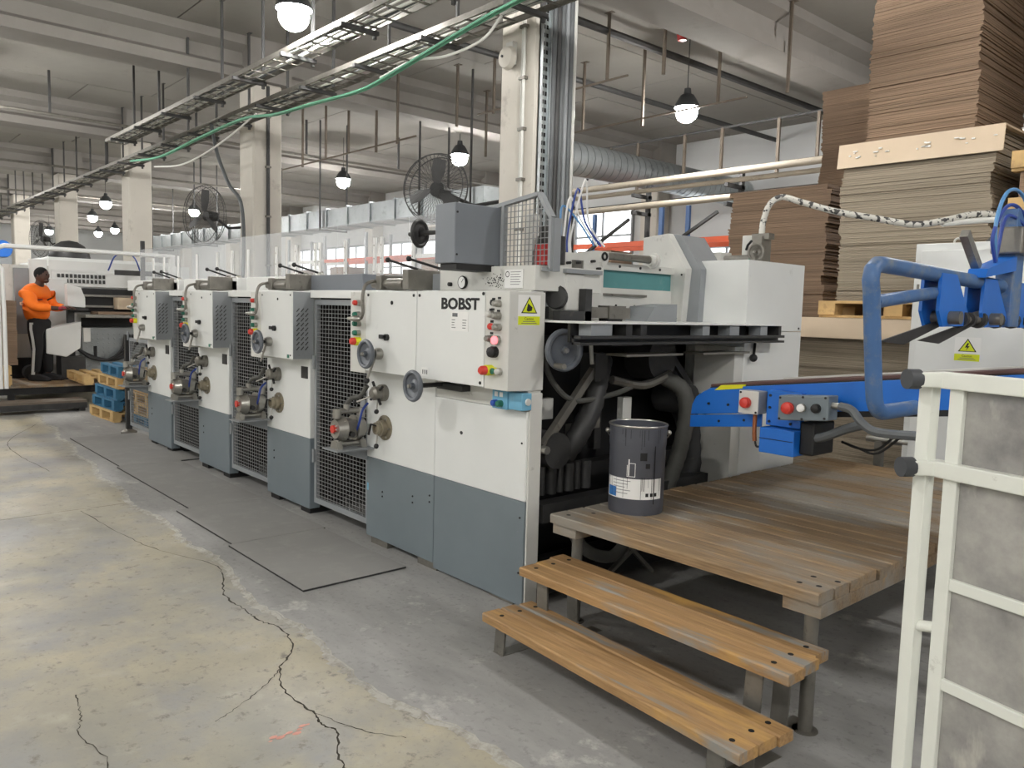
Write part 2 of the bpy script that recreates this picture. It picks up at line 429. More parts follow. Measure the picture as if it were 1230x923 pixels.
# walls
struct(B().box(X0, X1, Y1, Y1+.2, 0, CEIL+.2).build('wall_back', 'wall_paint'))
struct(B().box(X0-.2, X0, Y0, Y1, 0, CEIL+.2).build('wall_left', 'wall_paint'))
struct(B().box(X1, X1+.2, Y0, Y1, 0, CEIL+.2).build('wall_right', 'wall_paint'))
struct(B().box(X0, X1, Y0-.2, Y0, 0, CEIL+.2).build('wall_front', 'wall_paint'))
# windows high in the back wall, daylight behind them
wn = 1
for x0, x1, z0, z1 in [(-15.9,-13.9,2.9,4.4),(-19.3,-16.3,2.2,3.9),(-23.4,-20.3,2.2,3.9),(-26.3,-24.0,2.2,3.9),(-30.4,-27.2,2.2,3.9),(-34.2,-31.0,2.2,3.9),(-12.4,-10.2,2.2,3.2)]:
    fr = B(); y = Y1-.08
    fr.box(x0-.06,x1+.06,y,Y1,z0-.06,z0); fr.box(x0-.06,x1+.06,y,Y1,z1,z1+.06); fr.box(x0-.06,x0,y,Y1,z0,z1); fr.box(x1,x1+.06,y,Y1,z0,z1)
    n = max(1, round((x1-x0)/.8))
    for k in range(1, n): xx = x0+(x1-x0)*k/n; fr.box(xx-.025,xx+.025,y,Y1,z0,z1)
    fr.box(x0,x1,y+.01,Y1,(z0+z1)/2-.025,(z0+z1)/2+.025)
    f = struct(fr.build('window_%d' % wn, 'mid_grey')); wn += 1
    for k in range(n):
        a = x0+(x1-x0)*k/n; b_ = x0+(x1-x0)*(k+1)/n
        for za, zb in ((z0,(z0+z1)/2),((z0+z1)/2,z1)):
            B().box(a+.02,b_-.02,Y1-.03,Y1-.02,za+.02,zb-.02).build('pane','window_light',f)

# ================================================================== high bay lamps (their own light inside)
def lamp_proto():
    t = thing('high_bay_lamp', '', 'lamp', (0,0,0), world=False)
    B().lathe([(.0,.26),(.05,.26),(.06,.18),(.10,.16),(.14,.10),(.185,.02),(.2,-.03),(.19,-.03),(.17,.02),(.10,.05)], (0,0,0), n=20).build('housing','lamp_body',t)
    B().ball((0,0,-.10),.165,18,10,(1,1,.95)).build('lens','lamp_lens',t)
    B().cyl((0,0,.25),(0,0,1.0),.008,n=6).build('hanging_cord','dark_bar',t)
    return t
LP = lamp_proto(); first = True
ROWS = {4.07: [-8.33,2.2], 4.35: [-3.5], 10.3: [-2.8,-7.74,-13.48,-18.31,-23.5,-28.77,-34], -2.4: [-15.4,-10.0,-3.4,1.9,5.2], -6.8: [-9,1]}
LAMPS = [(x,y) for y, xs in ROWS.items() for x in xs] + [(-29.03,7.51),(-34.43,8.42),(-43.58,8.75),(-39.64,10.61),(-42.49,10.63),(-16.5,2.0),(-23.3,1.0),(-30,2.4)]
NAME = {(-8.33,4.07):'round white high bay lamp in front of the concrete columns at top centre', (-7.74,10.3):'round white high bay lamp above the pipe rack near the cardboard stacks',
        (-39.64,10.61):"lowest right small lamp between the third and fourth columns", (-42.49,10.63):"lowest left small lamp between the third and fourth columns", (-28.77,10.3):'small bright lamp between the second and third columns, near the large fan', (-29.03,7.51):'uppermost small lamp between the third and fourth columns', (-34.43,8.42):'second small lamp from the top between the third and fourth columns', (-43.58,8.75):'far lamp left of the fourth column beside the distant fan',
        (-13.48,10.3):'round white high bay lamp just left of the nearest concrete column', (-18.31,10.3):'smaller bright high bay lamp over the galvanised duct right of second column'}
for p in LAMPS:
    o = LP if first else copy_tree(LP); first = False
    o.location = (p[0], p[1], 4.8)
    o['label'] = NAME.get(p, 'round white high bay lamp hanging far down the hall' if p[0] < -22 else 'round white high bay lamp hanging over the open floor in front of the press')
    o['group'] = 'high bay lamps'

# ================================================================== cable trays along the column row
def tray(y, z, xa, xb, wdt, label, nm='cable_tray'):
    t = thing(nm, label, 'cable tray', (xa, y, z))
    B().box(xa,xb,y-wdt/2,y-wdt/2+.012,z,z+.06).box(xa,xb,y+wdt/2-.012,y+wdt/2,z,z+.06).build('side_rail','dull_steel',t)
    b = B(); x = xa
    while x < xb: b.box(x,x+.03,y-wdt/2,y+wdt/2,z,z+.012); x += .3
    b.build('rungs','dull_steel',t, kind='stuff')
    x = xa+.5
    while x < xb:
        B().box(x,x+.032,y+wdt/2,y+wdt/2+.032,z-.08,CEIL).box(x-.005,x+.05,y-wdt/2-.05,y+wdt/2+.05,z-.04,z).box(x-.03,x+.075,y+wdt/2,y+wdt/2+.05,CEIL-.01,CEIL).build('hanger','dark_bar',t); x += 1.35
    for k in range(6):
        P = []; x = xa
        while x < xb: P.append((x, y-wdt/2+.05+k*.052+.02*math.sin(x*1.3+k*2), z+.035+.02*math.sin(x*2.1+k*1.7)+.012*(k%3))); x += .6
        B().tube(P,.016,6).build('cable','cable_white' if k%3!=1 else 'cable_grey',t)
    return t
tray(5.12, 4.40, -40, -3.2, .42, 'long steel cable tray with white cables fixed along the column tops')
tray(4.32, 4.42, -16, -3.2, .34, 'shorter cable tray with white cables hung in front of the column row')
g = []
for x, z in [(-3.6,4.42),(-5.5,4.36),(-6.48,4.27),(-7.66,4.12),(-8.36,4.07),(-9.5,4.12),(-10.55,4.16),(-11.66,4.27),(-13.4,4.24),(-15.3,4.18),(-17,4.3)]: g.append((x, 4.86, z))
b = B()
for k in range(3): b.tube([(p[0], p[1]+.022*k, p[2]+.012*(k==1)) for p in spl(g,6)], .013, 6)
tag(b.build('cable_bundle','cable_green'), 'pale green cable bundle sagging beneath the cable tray', 'cable')
tag(B().tube(spl([(-5.91,4.98,4.34),(-6.21,4.98,4.18),(-6.75,4.95,4.14),(-7.3,4.92,4.2),(-7.9,4.9,4.14)],6),.014,6).build('loose_cable','cable_white'), 'white cable looping down between tray and nearest column', 'cable')
tag(B().tube(spl([(-11.2,4.9,4.28),(-12.2,4.9,4.1),(-13.3,4.92,3.98),(-14.5,4.95,3.95),(-16,5.0,4.1)],6),.014,6).build('loose_cable','cable_white'), 'white cable sagging in front of the second column', 'cable')
tag(B().tube(spl([(-12.9,4.9,4.4),(-13.05,5.0,4.2),(-13.1,5.1,3.9),(-12.95,5.2,3.5),(-12.72,5.3,3.2),(-12.75,5.36,2.6),(-12.9,5.4,2.0)],6),.03,8).build('drop_cable','cable_grey'), 'thick dark cable dropping along the second column', 'cable')

# column services on the nearest column
t = thing('vertical_cable_tray', 'perforated vertical cable tray with grey conduits on the nearest column', 'cable tray', (-5.95,5.6,1.2))
xx = -5.96
b = B().box(xx,xx+.015,5.52,5.64,1.2,5.1)
b.box(xx,xx+.05,5.52,5.53,1.2,5.1).box(xx,xx+.05,5.63,5.64,1.2,5.1).build('tray_channel','galv',t)
b = B()
for k in range(48): b.box(xx+.0145,xx+.018,5.55,5.575,1.25+k*.08,1.29+k*.08); b.box(xx+.0145,xx+.018,5.59,5.615,1.25+k*.08,1.29+k*.08)
b.build('slots','black_hole',t,kind='stuff')
for k, (yy, r, m_) in enumerate([(5.68,.03,'cable_grey'),(5.74,.028,'dark_bar'),(5.80,.03,'cable_grey'),(5.86,.026,'mid_grey'),(5.92,.03,'cable_grey'),(5.975,.022,'offwhite')]):
    B().cyl((xx+.035,yy,1.2),(xx+.035,yy,5.12),r,n=10).build('conduit',m_,t)
t = thing('wall_conduit', 'thin white conduit running down the face of the nearest column', 'conduit', (-6.13,5.48,1.5))
B().cyl((-6.13,5.47,1.5),(-6.13,5.47,5.0),.016,n=8).cyl((-6.17,5.475,1.5),(-6.17,5.475,4.9),.008,n=6).build('pipe','cable_white',t)
b = B()
for k in range(6): b.box(-6.19,-6.1,5.45,5.5,1.9+k*.5,1.93+k*.5)
b.build('clip','dull_steel',t,kind='stuff')
t = thing('alarm_bell', 'round cream alarm bell on the nearest column', 'bell', (-6.33,5.49,4.14))
B().lathe([(0,.09),(.05,.085),(.1,.055),(.118,0),(.11,0)], (-6.33,5.44,4.14),(0,-1,0),24).build('dome','column_paint',t)
B().box(-6.38,-6.28,5.44,5.5,4.08,4.3).build('back_box','offwhite',t); B().cyl((-6.33,5.36,4.14),(-6.33,5.34,4.14),.014,n=8).build('screw','dark_metal',t)
t = thing('conduit_drop', 'dark conduit running down the second column', 'conduit', (-12.69,5.74,1))
B().cyl((-12.665,5.74,.9),(-12.665,5.74,5.1),.03,n=8).build('pipe','dark_metal',t)
for k in range(5): B().box(-12.7,-12.63,5.7,5.78,1.4+k*.8,1.43+k*.8).build('clip','dull_steel',t)

def fan(c, ax, r, label, mount):
    t = thing('wall_fan', label, 'fan', c); ax = Vector(ax).normalized(); c = Vector(c)
    u = ax.cross(Vector((0,0,1))).normalized(); v = ax.cross(u)
    b = B()
    for h, q in ((-.07,.93),(0,1),(.07,.93)): b.torus(c+ax*h, ax, r*q, .006, 30, 5)
    b.build('cage_ring','dark_bar',t)
    b = B()
    for k in range(48):
        a = 2*PI*k/48; d = u*math.cos(a)+v*math.sin(a)
        b.tube([c+ax*.11+d*.05, c+ax*.075+d*r*.9, c+d*r, c-ax*.075+d*r*.9, c-ax*.11+d*.05], .0025, 4)
    b.build('cage_wires','dark_bar',t,kind='stuff')
    for k in range(3):
        a = 2*PI*k/3+.4; d = u*math.cos(a)+v*math.sin(a); e = u*-math.sin(a)+v*math.cos(a); pts = []
        for (rr, w_) in ((.06,.03),(r*.5,.07),(r*.84,.06)):
            pts += [c+d*rr-e*w_-ax*.02, c+d*rr+e*w_+ax*.03]
        B().add(pts+[p+ax*.004 for p in pts], [(0,1,3,2),(2,3,5,4),(6,8,9,7),(8,10,11,9),(0,6,7,1),(4,5,11,10),(0,2,8,6),(2,4,10,8),(1,7,9,3),(3,9,11,5)]).build('blade','dark_bar',t)
    B().cyl(c-ax*.24,c-ax*.03,.075,.085,n=16).build('motor','dark_metal',t)
    B().tube([c-ax*.2, (c-ax*.2+Vector(mount))/2-Vector((0,0,.1)), Vector(mount)], .022, 8).build('bracket','dark_metal',t)
fan((-7.02,5.05,2.86), (.55,-1,.1), .37, 'black wire cage wall fan beside the nearest column', (-6.5,5.6,2.75))
fan((-13.5,5.0,3.02), (.3,-1,0), .5, 'large dark wire cage fan on the second column', (-13.2,5.52,2.85))
fan((-27.0,5.2,3.3), (.3,-1,0), .55, 'distant dark cage fan on a far column at left', (-26.6,5.55,3.2))

# ceiling-hung services at the back of the hall
t = thing('sheet_metal_duct', 'rectangular galvanised air duct hung behind the press', 'duct', (-20,9.3,3.36))
x = -31.0
while x < -11.6:
    o = B().box(x+.01,x+.94,9.0,9.6,3.36,3.76).build('duct_section','galv',t)
    B().box(x-.02,x+.02,8.97,9.63,3.33,3.79).build('flange','galv',o); x += .95
for x in (-29,-25,-21,-17,-13,-11.4): (B().box(x,x+.03,8.94,8.97,3.3,CEIL).box(x,x+.03,8.965,9.66,3.3,3.33).build('hanger','dark_bar',t), B().box(x,x+.03,9.635,9.665,3.3,CEIL).build('hanger','dark_bar',t))
t = thing('spiral_duct', 'round spiral galvanised duct right of the nearest column', 'duct', (-10.6,12,4.1))
b = B()
for k in range(38): b.cyl((-10.4,9.2+k*.18,4.36),(-10.4,9.2+k*.18+.165,4.36),.3,n=20).cyl((-10.4,9.2+k*.18+.165,4.36),(-10.4,9.2+k*.18+.18,4.36),.308,n=20,cap=False)
b.build('duct_shell','galv',t)
t = thing('pipe_rack', 'two long cream pipes on dark steel brackets behind the feeder', 'pipe rack', (-8,11,3.4))
for z, y in ((3.86,11.0),(3.74,11.12),(3.46,11.0)): 
    o = B().cyl((-16,y,z),(1,y,z),.055 if z!=3.74 else .04,n=12).build('pipe','pipe_cream',t)
for x in (-15,-13.1,-11.2,-9.3,-7.4,-5.5,-3.6,-1.7):
    B().box(x,x+.06,10.9,11.4,3.62,3.68).box(x,x+.06,10.9,11.4,3.32,3.38).box(x,x+.06,11.3,11.38,0,3.95).build('bracket','dark_bar',t)
    B().bar((x+.03,11.34,2.5),(x+1.5,11.34,3.3),.05,.05).build('brace','dark_bar',t)
B().box(-16,1,11.28,11.36,3.5,3.58).build('rail','dark_bar',t); B().box(-16,1,11.28,11.36,3.93,3.98).build('rail','dark_bar',t)
t = thing('hung_rail', 'dark steel rail hung on thin rods below the back ceiling', 'rail', (-8,9.6,5.0))
B().tube(spl([(-11.6,12.2,4.3),(-11.6,12.2,4.75),(-11.5,12.2,4.86),(-11.3,12.2,4.88),(-2,12.2,4.88)],5),.022,6).build('rail','dark_bar',t)
for x in (-11,-10.3,-9.2,-8.4,-7.3,-6.6,-5.6,-4.4): B().box(x,x+.05,12.18,12.22,3.9 if int(x*10)%2 else 4.1,4.88).build('rod','rust_bar',t)
for i, (yy, xs, zb) in enumerate(((8.6,(-11.4,-10.4,-9.3,-7.9,-6.9),4.75),(10.0,(-12.3,-11.0,-9.7,-8.4,-7.0,-5.9),4.55),(7.9,(-12.2,-12.9,-13.9,-14.8,-15.8,-17),4.4))):
    t = thing('hanger_row', ['row of thin steel hangers nearest the big lamp at right','row of thin steel hangers behind the big lamp at right','row of thin steel hangers above the air duct'][i], 'hangers', (xs[0],yy,CEIL), group='ceiling hangers')
    for x in xs: B().box(x,x+.036,yy,yy+.036,zb+.06*((int(x*10))%3),CEIL).box(x-.05,x+.09,yy-.02,yy+.06,CEIL-.012,CEIL).build('hanger','rust_bar',t)
    B().box(xs[-1]-.6,xs[0]+.6,yy+.005,yy+.03,zb+.1,zb+.125).build('tie_bar','rust_bar',t)
for i, (x, z, r) in enumerate(((-7.92,5.55,.055),(-9.75,5.5,.05),(-4.4,5.5,.06))):
    tag(B().cyl((x,5.9,z),(x,16.3,z),r,n=8).build('ceiling_pipe','dark_bar'), ['dark pipe under the ceiling passing above the red beacon','thinner dark pipe under the ceiling passing behind the big lamp','dark pipe under the ceiling nearest the tall cardboard stack'][i], 'pipe')
for x in (-17.2,-23.8,-30.2):
    t = thing('sprinkler_pipe', 'thin %s sprinkler pipe crossing the ceiling %s' % (('steel','left of the second column') if x>-20 else (('steel','between third and fourth columns') if x>-26 else ('distant steel','at far left'))), 'pipe', (x,1,5.0))
    B().cyl((x,-6,5.0),(x,16,5.0),.03,n=8).build('pipe','dull_steel',t)
    for yy in (-4,-1.5,1,3.5,6.2,8.7,11.2): B().box(x-.02,x+.02,yy,yy+.04,5.0,CEIL).build('hanger','dark_bar',t); 
t = thing('alarm_beacon', 'red alarm beacon hung below the ceiling near the top', 'beacon', (-7.0,9.2,5.4))
B().lathe([(0,-.15),(.06,-.14),(.075,-.06),(.075,.06)], (-7.05,9.2,5.5), n=16).build('lens','red_beacon',t); B().cyl((-7.05,9.2,5.56),(-7.05,9.2,5.7),.09,n=14).cyl((-7.05,9.2,5.7),(-7.05,9.2,CEIL),.03,n=8).build('base','dark_bar',t)

# pallet racking along the back of the hall
for i, (xa, n) in enumerate(((-27.5,5),(-13.2,4))):
    t = thing('pallet_rack', ['long pallet rack with orange beams seen through the clear guard','pallet rack with blue uprights and orange beams behind the feeder'][i], 'rack', (xa,13.6,0))
    for k in range(n+1):
        for yy in (13.2,14.1): B().box(xa+k*2.7,xa+k*2.7+.09,yy,yy+.07,0,3.9).build('upright','mid_grey' if i == 0 else 'rack_blue',t)
    for k in range(n):
        for z in (1.1,2.05,3.0):
            for yy in (13.19,14.12): B().box(xa+k*2.7+.09,xa+k*2.7+2.7,yy,yy+.05,z,z+.11).build('beam','rack_orange' if (k+i)%3 else 'offwhite',t)
    for k in range(n):
        for j, z in enumerate((1.21,2.16)):
            if random.random() < .7:
                x = xa+k*2.7+.3
                o = tag(B().box(x,x+1.1,13.25,14.05,z,z+.12).box(x+.03,x+1.05,13.28,14.0,z+.12,z+.12+random.uniform(.3,.7)).build('wrapped_load','card' if j else 'offwhite'), '%s load on a pallet in the distant %s rack, %s shelf, bay %s' % ('brown' if j else 'pale', ('long','right-hand')[i], 'upper' if j else 'lower', ('one','two','three','four','five')[k]), 'load', 'loads in the pallet racks')
                origin_to(o,(x,13.6,z))

# ================================================================== the printing press
YF, YB = 2.78, 2.63           # front face of the side frames, front face of the upper boxes
def handwheel(t, c, r, mt, n='handwheel', ax=(0,-1,0), handle=True):
    c = Vector(c); ax = Vector(ax).normalized(); u = ax.cross(Vector((0,0,1))).normalized(); v = ax.cross(u)
    o = B().torus(c, ax, r, r*.17, 30, 8).build(n, mt, t)
    b = B().lathe([(r*.9,.0),(r*.5,-.012),(r*.22,-.004),(r*.22,.02),(0,.022)], c, ax, 24).build('disc', mt, o)
    B().lathe([(0,.034),(r*.13,.032),(r*.16,.02)], c, ax, 12).build('hub_cap', 'steel', o)
    return o
def lever(t, a, b_, r=.008, ball=.02, n='lever', mt='steel'):
    o = B().cyl(a, b_, r, n=8).build(n, mt, t); B().ball(b_, ball, 10, 7).build('ball_knob', 'black_rubber', o); return o
def button(t, x, z, r, col, y, ring='steel', ln=.035, n='button', ax=(0,-1,0)):
    a = Vector((x,y,z)); d = Vector(ax)
    o = B().cyl(a, a+d*ln*.6, r*1.15, n=14).build(n, ring, t)
    B().lathe([(0,ln*1.12),(r*.7,ln*1.1),(r,ln*.95),(r,ln*.55)], a, d, 14).build('cap', col, o); return o

def left_features(t, x0, wheel=True):
    # button column
    for i, (z, c_) in enumerate(((1.615,'red'),(1.541,'green'),(1.483,'green'),(1.424,'green'))): button(t, x0+.145, z, .017, c_, YB, ln=.045)
    o = button(t, x0+.145, 1.371, .024, 'red', YB, 'yellow', .06, 'emergency_stop')
    # handwheel on its shaft, lever with ball
    hx, hz = x0+.396, 1.306
    o = B().lathe([(.035,0),(.038,.02),(.03,.045),(.012,.05)], (hx,YB,hz),(0,-1,0),18).build('lever_hub','steel',t)
    lever(t, (hx,YB-.03,hz), (hx-.07 if wheel else hx-.12,YB-.055,hz-.17 if wheel else hz-.13))
    if wheel:
        B().cyl((hx,YB,hz),(hx,2.53,hz),.012,n=10).build('wheel_shaft','black_metal',t); handwheel(t, (hx,2.525,hz), .078, 'handle_grey')
    o = B().box(x0+.40,x0+.49,YB-.02,YB-.008,1.40,1.425).build('latch','black_rubber',t,.004); B().cyl((x0+.475,YB,1.41),(x0+.475,YB-.02,1.41),.02,n=12).build('latch_base','black_rubber',o)
    # lower hub with star handle and flange with tommy bars
    hx, hz = x0+.212, 1.038
    o = B().lathe([(.055,0),(.055,.035),(.045,.04),(.045,.085),(.03,.1),(0,.1)], (hx,YF,hz),(0,-1,0),20).build('star_hub','dull_steel',t)
    for k in range(4): a = .6+k*PI/2; B().cyl((hx,YF-.06,hz),(hx+.085*math.cos(a),YF-.06,hz+.085*math.sin(a)),.009,n=8).build('spoke','black_metal',o)
    lever(t, (hx-.02,YF-.09,hz-.02),(hx-.13,YF-.14,hz-.07), .006, .016)
    lever(t, (hx,YF-.05,hz-.03),(hx+.0,YF-.06,hz-.12), .005, .016)
    hx, hz = x0+.225, .811
    o = B().lathe([(.082,0),(.082,.01),(.05,.012),(.05,.05),(.04,.052),(.04,.075),(.026,.077),(.026,.06),(0,.06)], (hx,YF,hz),(0,-1,0),24).build('flange','brass',t)
    for k in range(6): a = k*PI/3; B().cyl((hx+.066*math.cos(a),YF-.012,hz+.066*math.sin(a)),(hx+.066*math.cos(a),YF-.024,hz+.066*math.sin(a)),.006,n=6).build('bolt','steel',o)
    B().tube([(hx,YF-.065,hz+.02),(hx-.03,YF-.09,hz+.025),(hx-.05,YF-.095,hz-.045)],.008,6).build('tommy_bar','black_metal',t)
    lever(t, (hx,YF-.06,hz-.03),(hx+.005,YF-.07,hz-.115), .006, .017)
    # shaft assembly with crank on top of the box
    tx = x0+.40
    o = B().cyl((tx-.20,2.70,1.735),(tx+.22,2.70,1.735),.026,n=14).cyl((tx-.02,2.70,1.735),(tx+.16,2.70,1.735),.036,n=14).build('crank_shaft','dull_steel',t)
    B().box(tx-.12,tx-.06,2.66,2.9,1.70,1.79).build('bearing','dull_steel',o,.006); B().box(tx+.18,tx+.24,2.66,2.9,1.70,1.82).build('bearing','dull_steel',o,.006)
    B().tube(spl([(tx-.12,2.70,1.76),(tx-.12,2.60,1.735),(tx-.12,2.57,1.66),(tx-.115,2.57,1.56),(tx-.13,2.565,1.52)],5),.011,8).build('crank_arm','dull_steel',t)
    B().lathe([(.008,0),(.018,.02),(.02,.05),(.014,.09),(.01,.12)], (tx-.13,2.565,1.515),(-1,-.2,0),12).build('crank_handle','steel',t)
    B().box(tx-.26,tx+.34,2.86,3.02,1.70,1.79).build('gear_box','mid_grey',t,.006)
    for k in range(2):
        px = tx-.0+k*.24; o = B().lathe([(.03,0),(.03,.03),(.018,.05),(0,.05)], (px,2.92,1.79),(0,0,1),12).build('lever_pivot','steel',t)
        lever(t, (px,2.92,1.83),(px-.2,2.80,1.895), .008, .018, 'clamp_lever', 'black_metal')
    # side bracket holding the pump, small identification plates
    B().prism([(2.54,.655),(2.54,.645),(2.79,.56),(2.79,.655)],'x',x0-.004,x0+.004).box(x0-.1,x0+.1,2.5,YF,.652,.66).build('pump_shelf','mid_grey',t)
    B().box(x0+.28,x0+.33,YB-.0015,YB,1.225,1.275).build('rating_plate','paper',t)
    B().box(x0-.02,x0+.01,2.80,2.84,.95,1.3).build('side_pad','black_rubber',t)

def frame_body(t, x0, x1, white='white_paint'):
    B().box(x0,x1,YF,YF+.09,.59,1.70).build('upper_frame',white,t,.006)
    B().box(x0,x1,YF,YF+.09,.05,.59).build('lower_frame','grey_paint',t,.006)
    for xx in (x0+.03, x1-.18): B().box(xx,xx+.15,YF+.02,YF+.3,0,.1).build('foot','black_metal',t)
    B().box(x0,x1,4.75,5.15,.0,1.8).build('far_side_frame',white,t,.006)
    B().box(x0+.02,x1-.02,YF+.09,4.75,.1,1.695).build('dark_interior_fill','black_metal',t)  # dark box added so the unlit interior reads black
    for z in (.3,.36): B().cyl((x0+.13,YF,z+.05),(x0+.13,YF-.004,z+.05),.007,n=8).build('screw','black_metal',t)

def slim_unit(x0, label, wheel=True):
    x1 = x0+.74; t = thing('printing_unit', label, 'printing press', (x0,YF,0), group='printing press units')
    frame_body(t, x0, x1)
    # upper box standing proud, vented grey side
    o = B().box(x0+.22,x1+.02,YB,YF+.02,1.19,1.69).build('upper_box','white_paint',t,.005)
    B().box(x0+.03,x0+.217,YB,YF+.02,1.17,1.685).build('button_strip','offwhite',t,.004)
    v = B().box(x1+.0201,x1+.024,YB+.005,YF+.02,1.195,1.685).build('side_cover','mid_grey',t)
    b = B()
    for i in range(3):
        for j in range(9): b.bar((x1+.0245,YB+.03+i*.035,1.26+j*.035),(x1+.0245,YB+.052+i*.035,1.285+j*.035),.004,.006)
    b.build('vent_slots','dark_metal',v,kind='stuff')
    for xx, zz in ((x0+.25,1.66),(x1-.01,1.66),(x0+.25,1.22),(x1-.01,1.22)): B().cyl((xx,YB,zz),(xx,YB-.003,zz),.007,n=8).build('screw','black_metal',o)
    B().cyl((x0+.52,YB,1.63),(x0+.52,YB-.003,1.63),.01,n=10).build('key_hole','black_hole',o)
    B().box(x1-.06,x1-.03,YB-.004,YB,1.2,1.225).build('green_lamp','green',t)
    # rail over the gap to the next unit
    B().box(x1,x1+.82,YF-.01,YF+.06,1.645,1.70).build('top_rail','white_rail',t,.003)
    left_features(t, x0, wheel)
    B().box(x1-.13,x1-.03,YF-.006,YF,1.04,1.13).build('cable_plate','dark_metal',t)
    # rollers seen through the mesh, coloured dark to stand for the shade inside
    for k, (dx, z, r) in enumerate(((.2,1.25,.16),(.5,1.42,.12),(.42,1.0,.19),(.62,.7,.1))):
        B().cyl((x1+dx,3.1,z),(x1+dx,4.78,z),r,n=20).build('roller','dark_metal' if k%2 else 'black_metal',t)
    B().box(x1+.02,x1+.78,3.25,4.7,.12,.62).build('dark_gap_fill','black_metal',t)  # dark body added low in the gap, its colour standing for shade
    B().box(x1+.01,x1+.81,2.9,4.74,1.60,1.63).build('light_block_cover','dark_metal',t)  # unseen cover added over the gap to block light from above
    B().box(x1+.35,x1+.5,2.98,3.06,1.2,1.5).build('doctor_blade_box','offwhite',t,.01)
    B().cyl((x1+.3,3.0,1.4),(x1+.64,3.0,1.35),.03,n=10).build('ink_pipe','steel',t)
    return t
UX = [-4.60, -6.16, -7.70, -9.23]
p3 = slim_unit(UX[1], 'slim white and grey press unit next to the large lettered unit')
for x0, lb in ((UX[2],'slim white and grey press unit in the middle of the row'),(UX[3],'slim white and grey press unit farthest away beside the stacked pallets')):
    o = copy_tree(p3); o.location = (x0,YF,0); o['label'] = lb
    if x0 < -9:
        for ch in list(o.children):
            if ch.name.startswith(('handwheel','wheel_shaft')):
                for s in list(ch.children): bpy.data.objects.remove(s)
                bpy.data.objects.remove(ch)
# ---- large lettered unit
x0, x1 = UX[0], -3.02
t = U4 = thing('printing_unit', 'large white and grey press unit with bold black lettering and red buttons', 'printing press', (x0,YF,0), group='printing press units')
B().box(x0,-3.83,YF,YF+.1,.59,1.70).build('upper_frame','white_paint',t,.004)
B().box(-3.826,x1,YF,YF+.1,.59,1.07).build('upper_frame','white_paint',t,.004)
B().box(-3.826,x1,YF+.004,YF+.098,1.072,1.70).build('upper_frame','offwhite',t,.004)
B().box(x0,-3.83,YF,YF+.1,.05,.588).build('lower_frame','grey_paint',t,.004)
B().box(-3.826,x1,YF+.002,YF+.1,.02,.588).build('lower_frame','grey_paint',t,.004)
B().box(x1,x1+.012,YF+.012,YF+.1,.02,1.165).build('side_strip','offwhite',t,.004)
for xx in (x0+.05,-4.0,-3.3): B().box(xx,xx+.2,YF+.01,YF+.08,0,.05).build('foot','dull_steel',t)
B().box(x0+.02,x1-.45,YF+.1,4.75,.1,1.62).build('dark_interior_fill','black_metal',t)  # same dark fill, painting the shade inside the large unit
B().box(x0,x1-.1,4.75,5.2,0,1.8).build('far_side_frame','white_paint',t)
B().box(x0+.03,x0+.217,YB,YF,1.17,1.685).build('button_strip','offwhite',t,.004)
bx = B().box(x0+.22,-3.823,YB,YF,1.19,1.69).build('upper_box','white_paint',t,.004)
bx2 = B().box(-3.817,-3.2,YB,YF,1.19,1.69).build('upper_box','white_paint',t,.004)
bx3 = B().prism([(YB,1.185),(YF,1.18),(YF+.1,1.18),(YF+.1,1.69),(YB,1.69)],'x',-3.195,x1+.012).build('control_box','offwhite',t,.004)
for xx, zz in ((-4.35,1.665),(-3.85,1.665),(-3.79,1.665),(-3.213,1.677),(-3.225,1.21),(-4.35,1.225)): B().cyl((xx,YB,zz),(xx,YB-.004,zz),.009,n=10).build('screw','black_metal',t)
B().cyl((-4.08,YB,1.62),(-4.08,YB-.004,1.62),.012,n=12).build('key_hole','black_hole',t)
left_features(t, x0)
# lettering
text('BOBST', .084, (-3.583,YB-.0012,1.594), t, 'ink', sx=1.31, bold=.003, label='bold black lettering', sp=1.02)
# rating plate with printed lines
pl = B().box(-3.492,-3.335,YB-.002,YB,1.475,1.58).build('rating_plate','paper',t)
b = B().box(-3.475,-3.43,YB-.003,YB-.002,1.552,1.572)
for k in range(4):
    z = 1.533-k*.014; b.box(-3.48,-3.48+(.03,.025,.022,.035)[k],YB-.003,YB-.002,z,z+.004).box(-3.385,-3.385+(.035,.03,.03,.028)[k],YB-.003,YB-.002,z,z+.004)
b.build('print','text_grey',pl,kind='stuff')
sp_ = B().box(-3.76,-3.695,YB-.002,YB,1.205,1.255).build('switch_plate','paper',t)
b = B()
for k in range(3): b.box(-3.75+k*.02,-3.742+k*.02,YB-.003,YB-.002,1.218,1.242)
b.build('print','text_grey',sp_,kind='stuff')
# control buttons
BX = -3.195
for (x, z, r, c_) in ((-3.085,1.627,.016,'steel'),(-3.137,1.572,.016,'offwhite'),(-3.085,1.566,.018,'steel'),(-3.115,1.51,.017,'red'),(-3.08,1.507,.017,'steel'),(-3.142,1.447,.016,'steel')): button(t, x, z, r, c_, YB, 'steel' if c_!='red' else 'offwhite', .04)
button(t, -3.088,1.441,.021,'lit_button',YB,'steel',.035,'lit_button'); button(t,-3.11,1.38,.026,'black_rubber',YB,'black_metal',.04,'selector_knob')
for x, z in ((-3.14,1.632),(-3.145,1.512)): B().cyl((x,YB,z),(x,YB-.006,z),.016,n=12).build('lock_cylinder','black_rubber',t)
for x, z in ((-3.15,1.595),(-3.135,1.597),(-3.14,1.535),(-3.14,1.475),(-3.09,1.59),(-3.13,1.65),(-3.085,1.655)): B().box(x-.012,x+.012,YB-.002,YB,z-.006,z+.006).build('button_tag','ink',t)
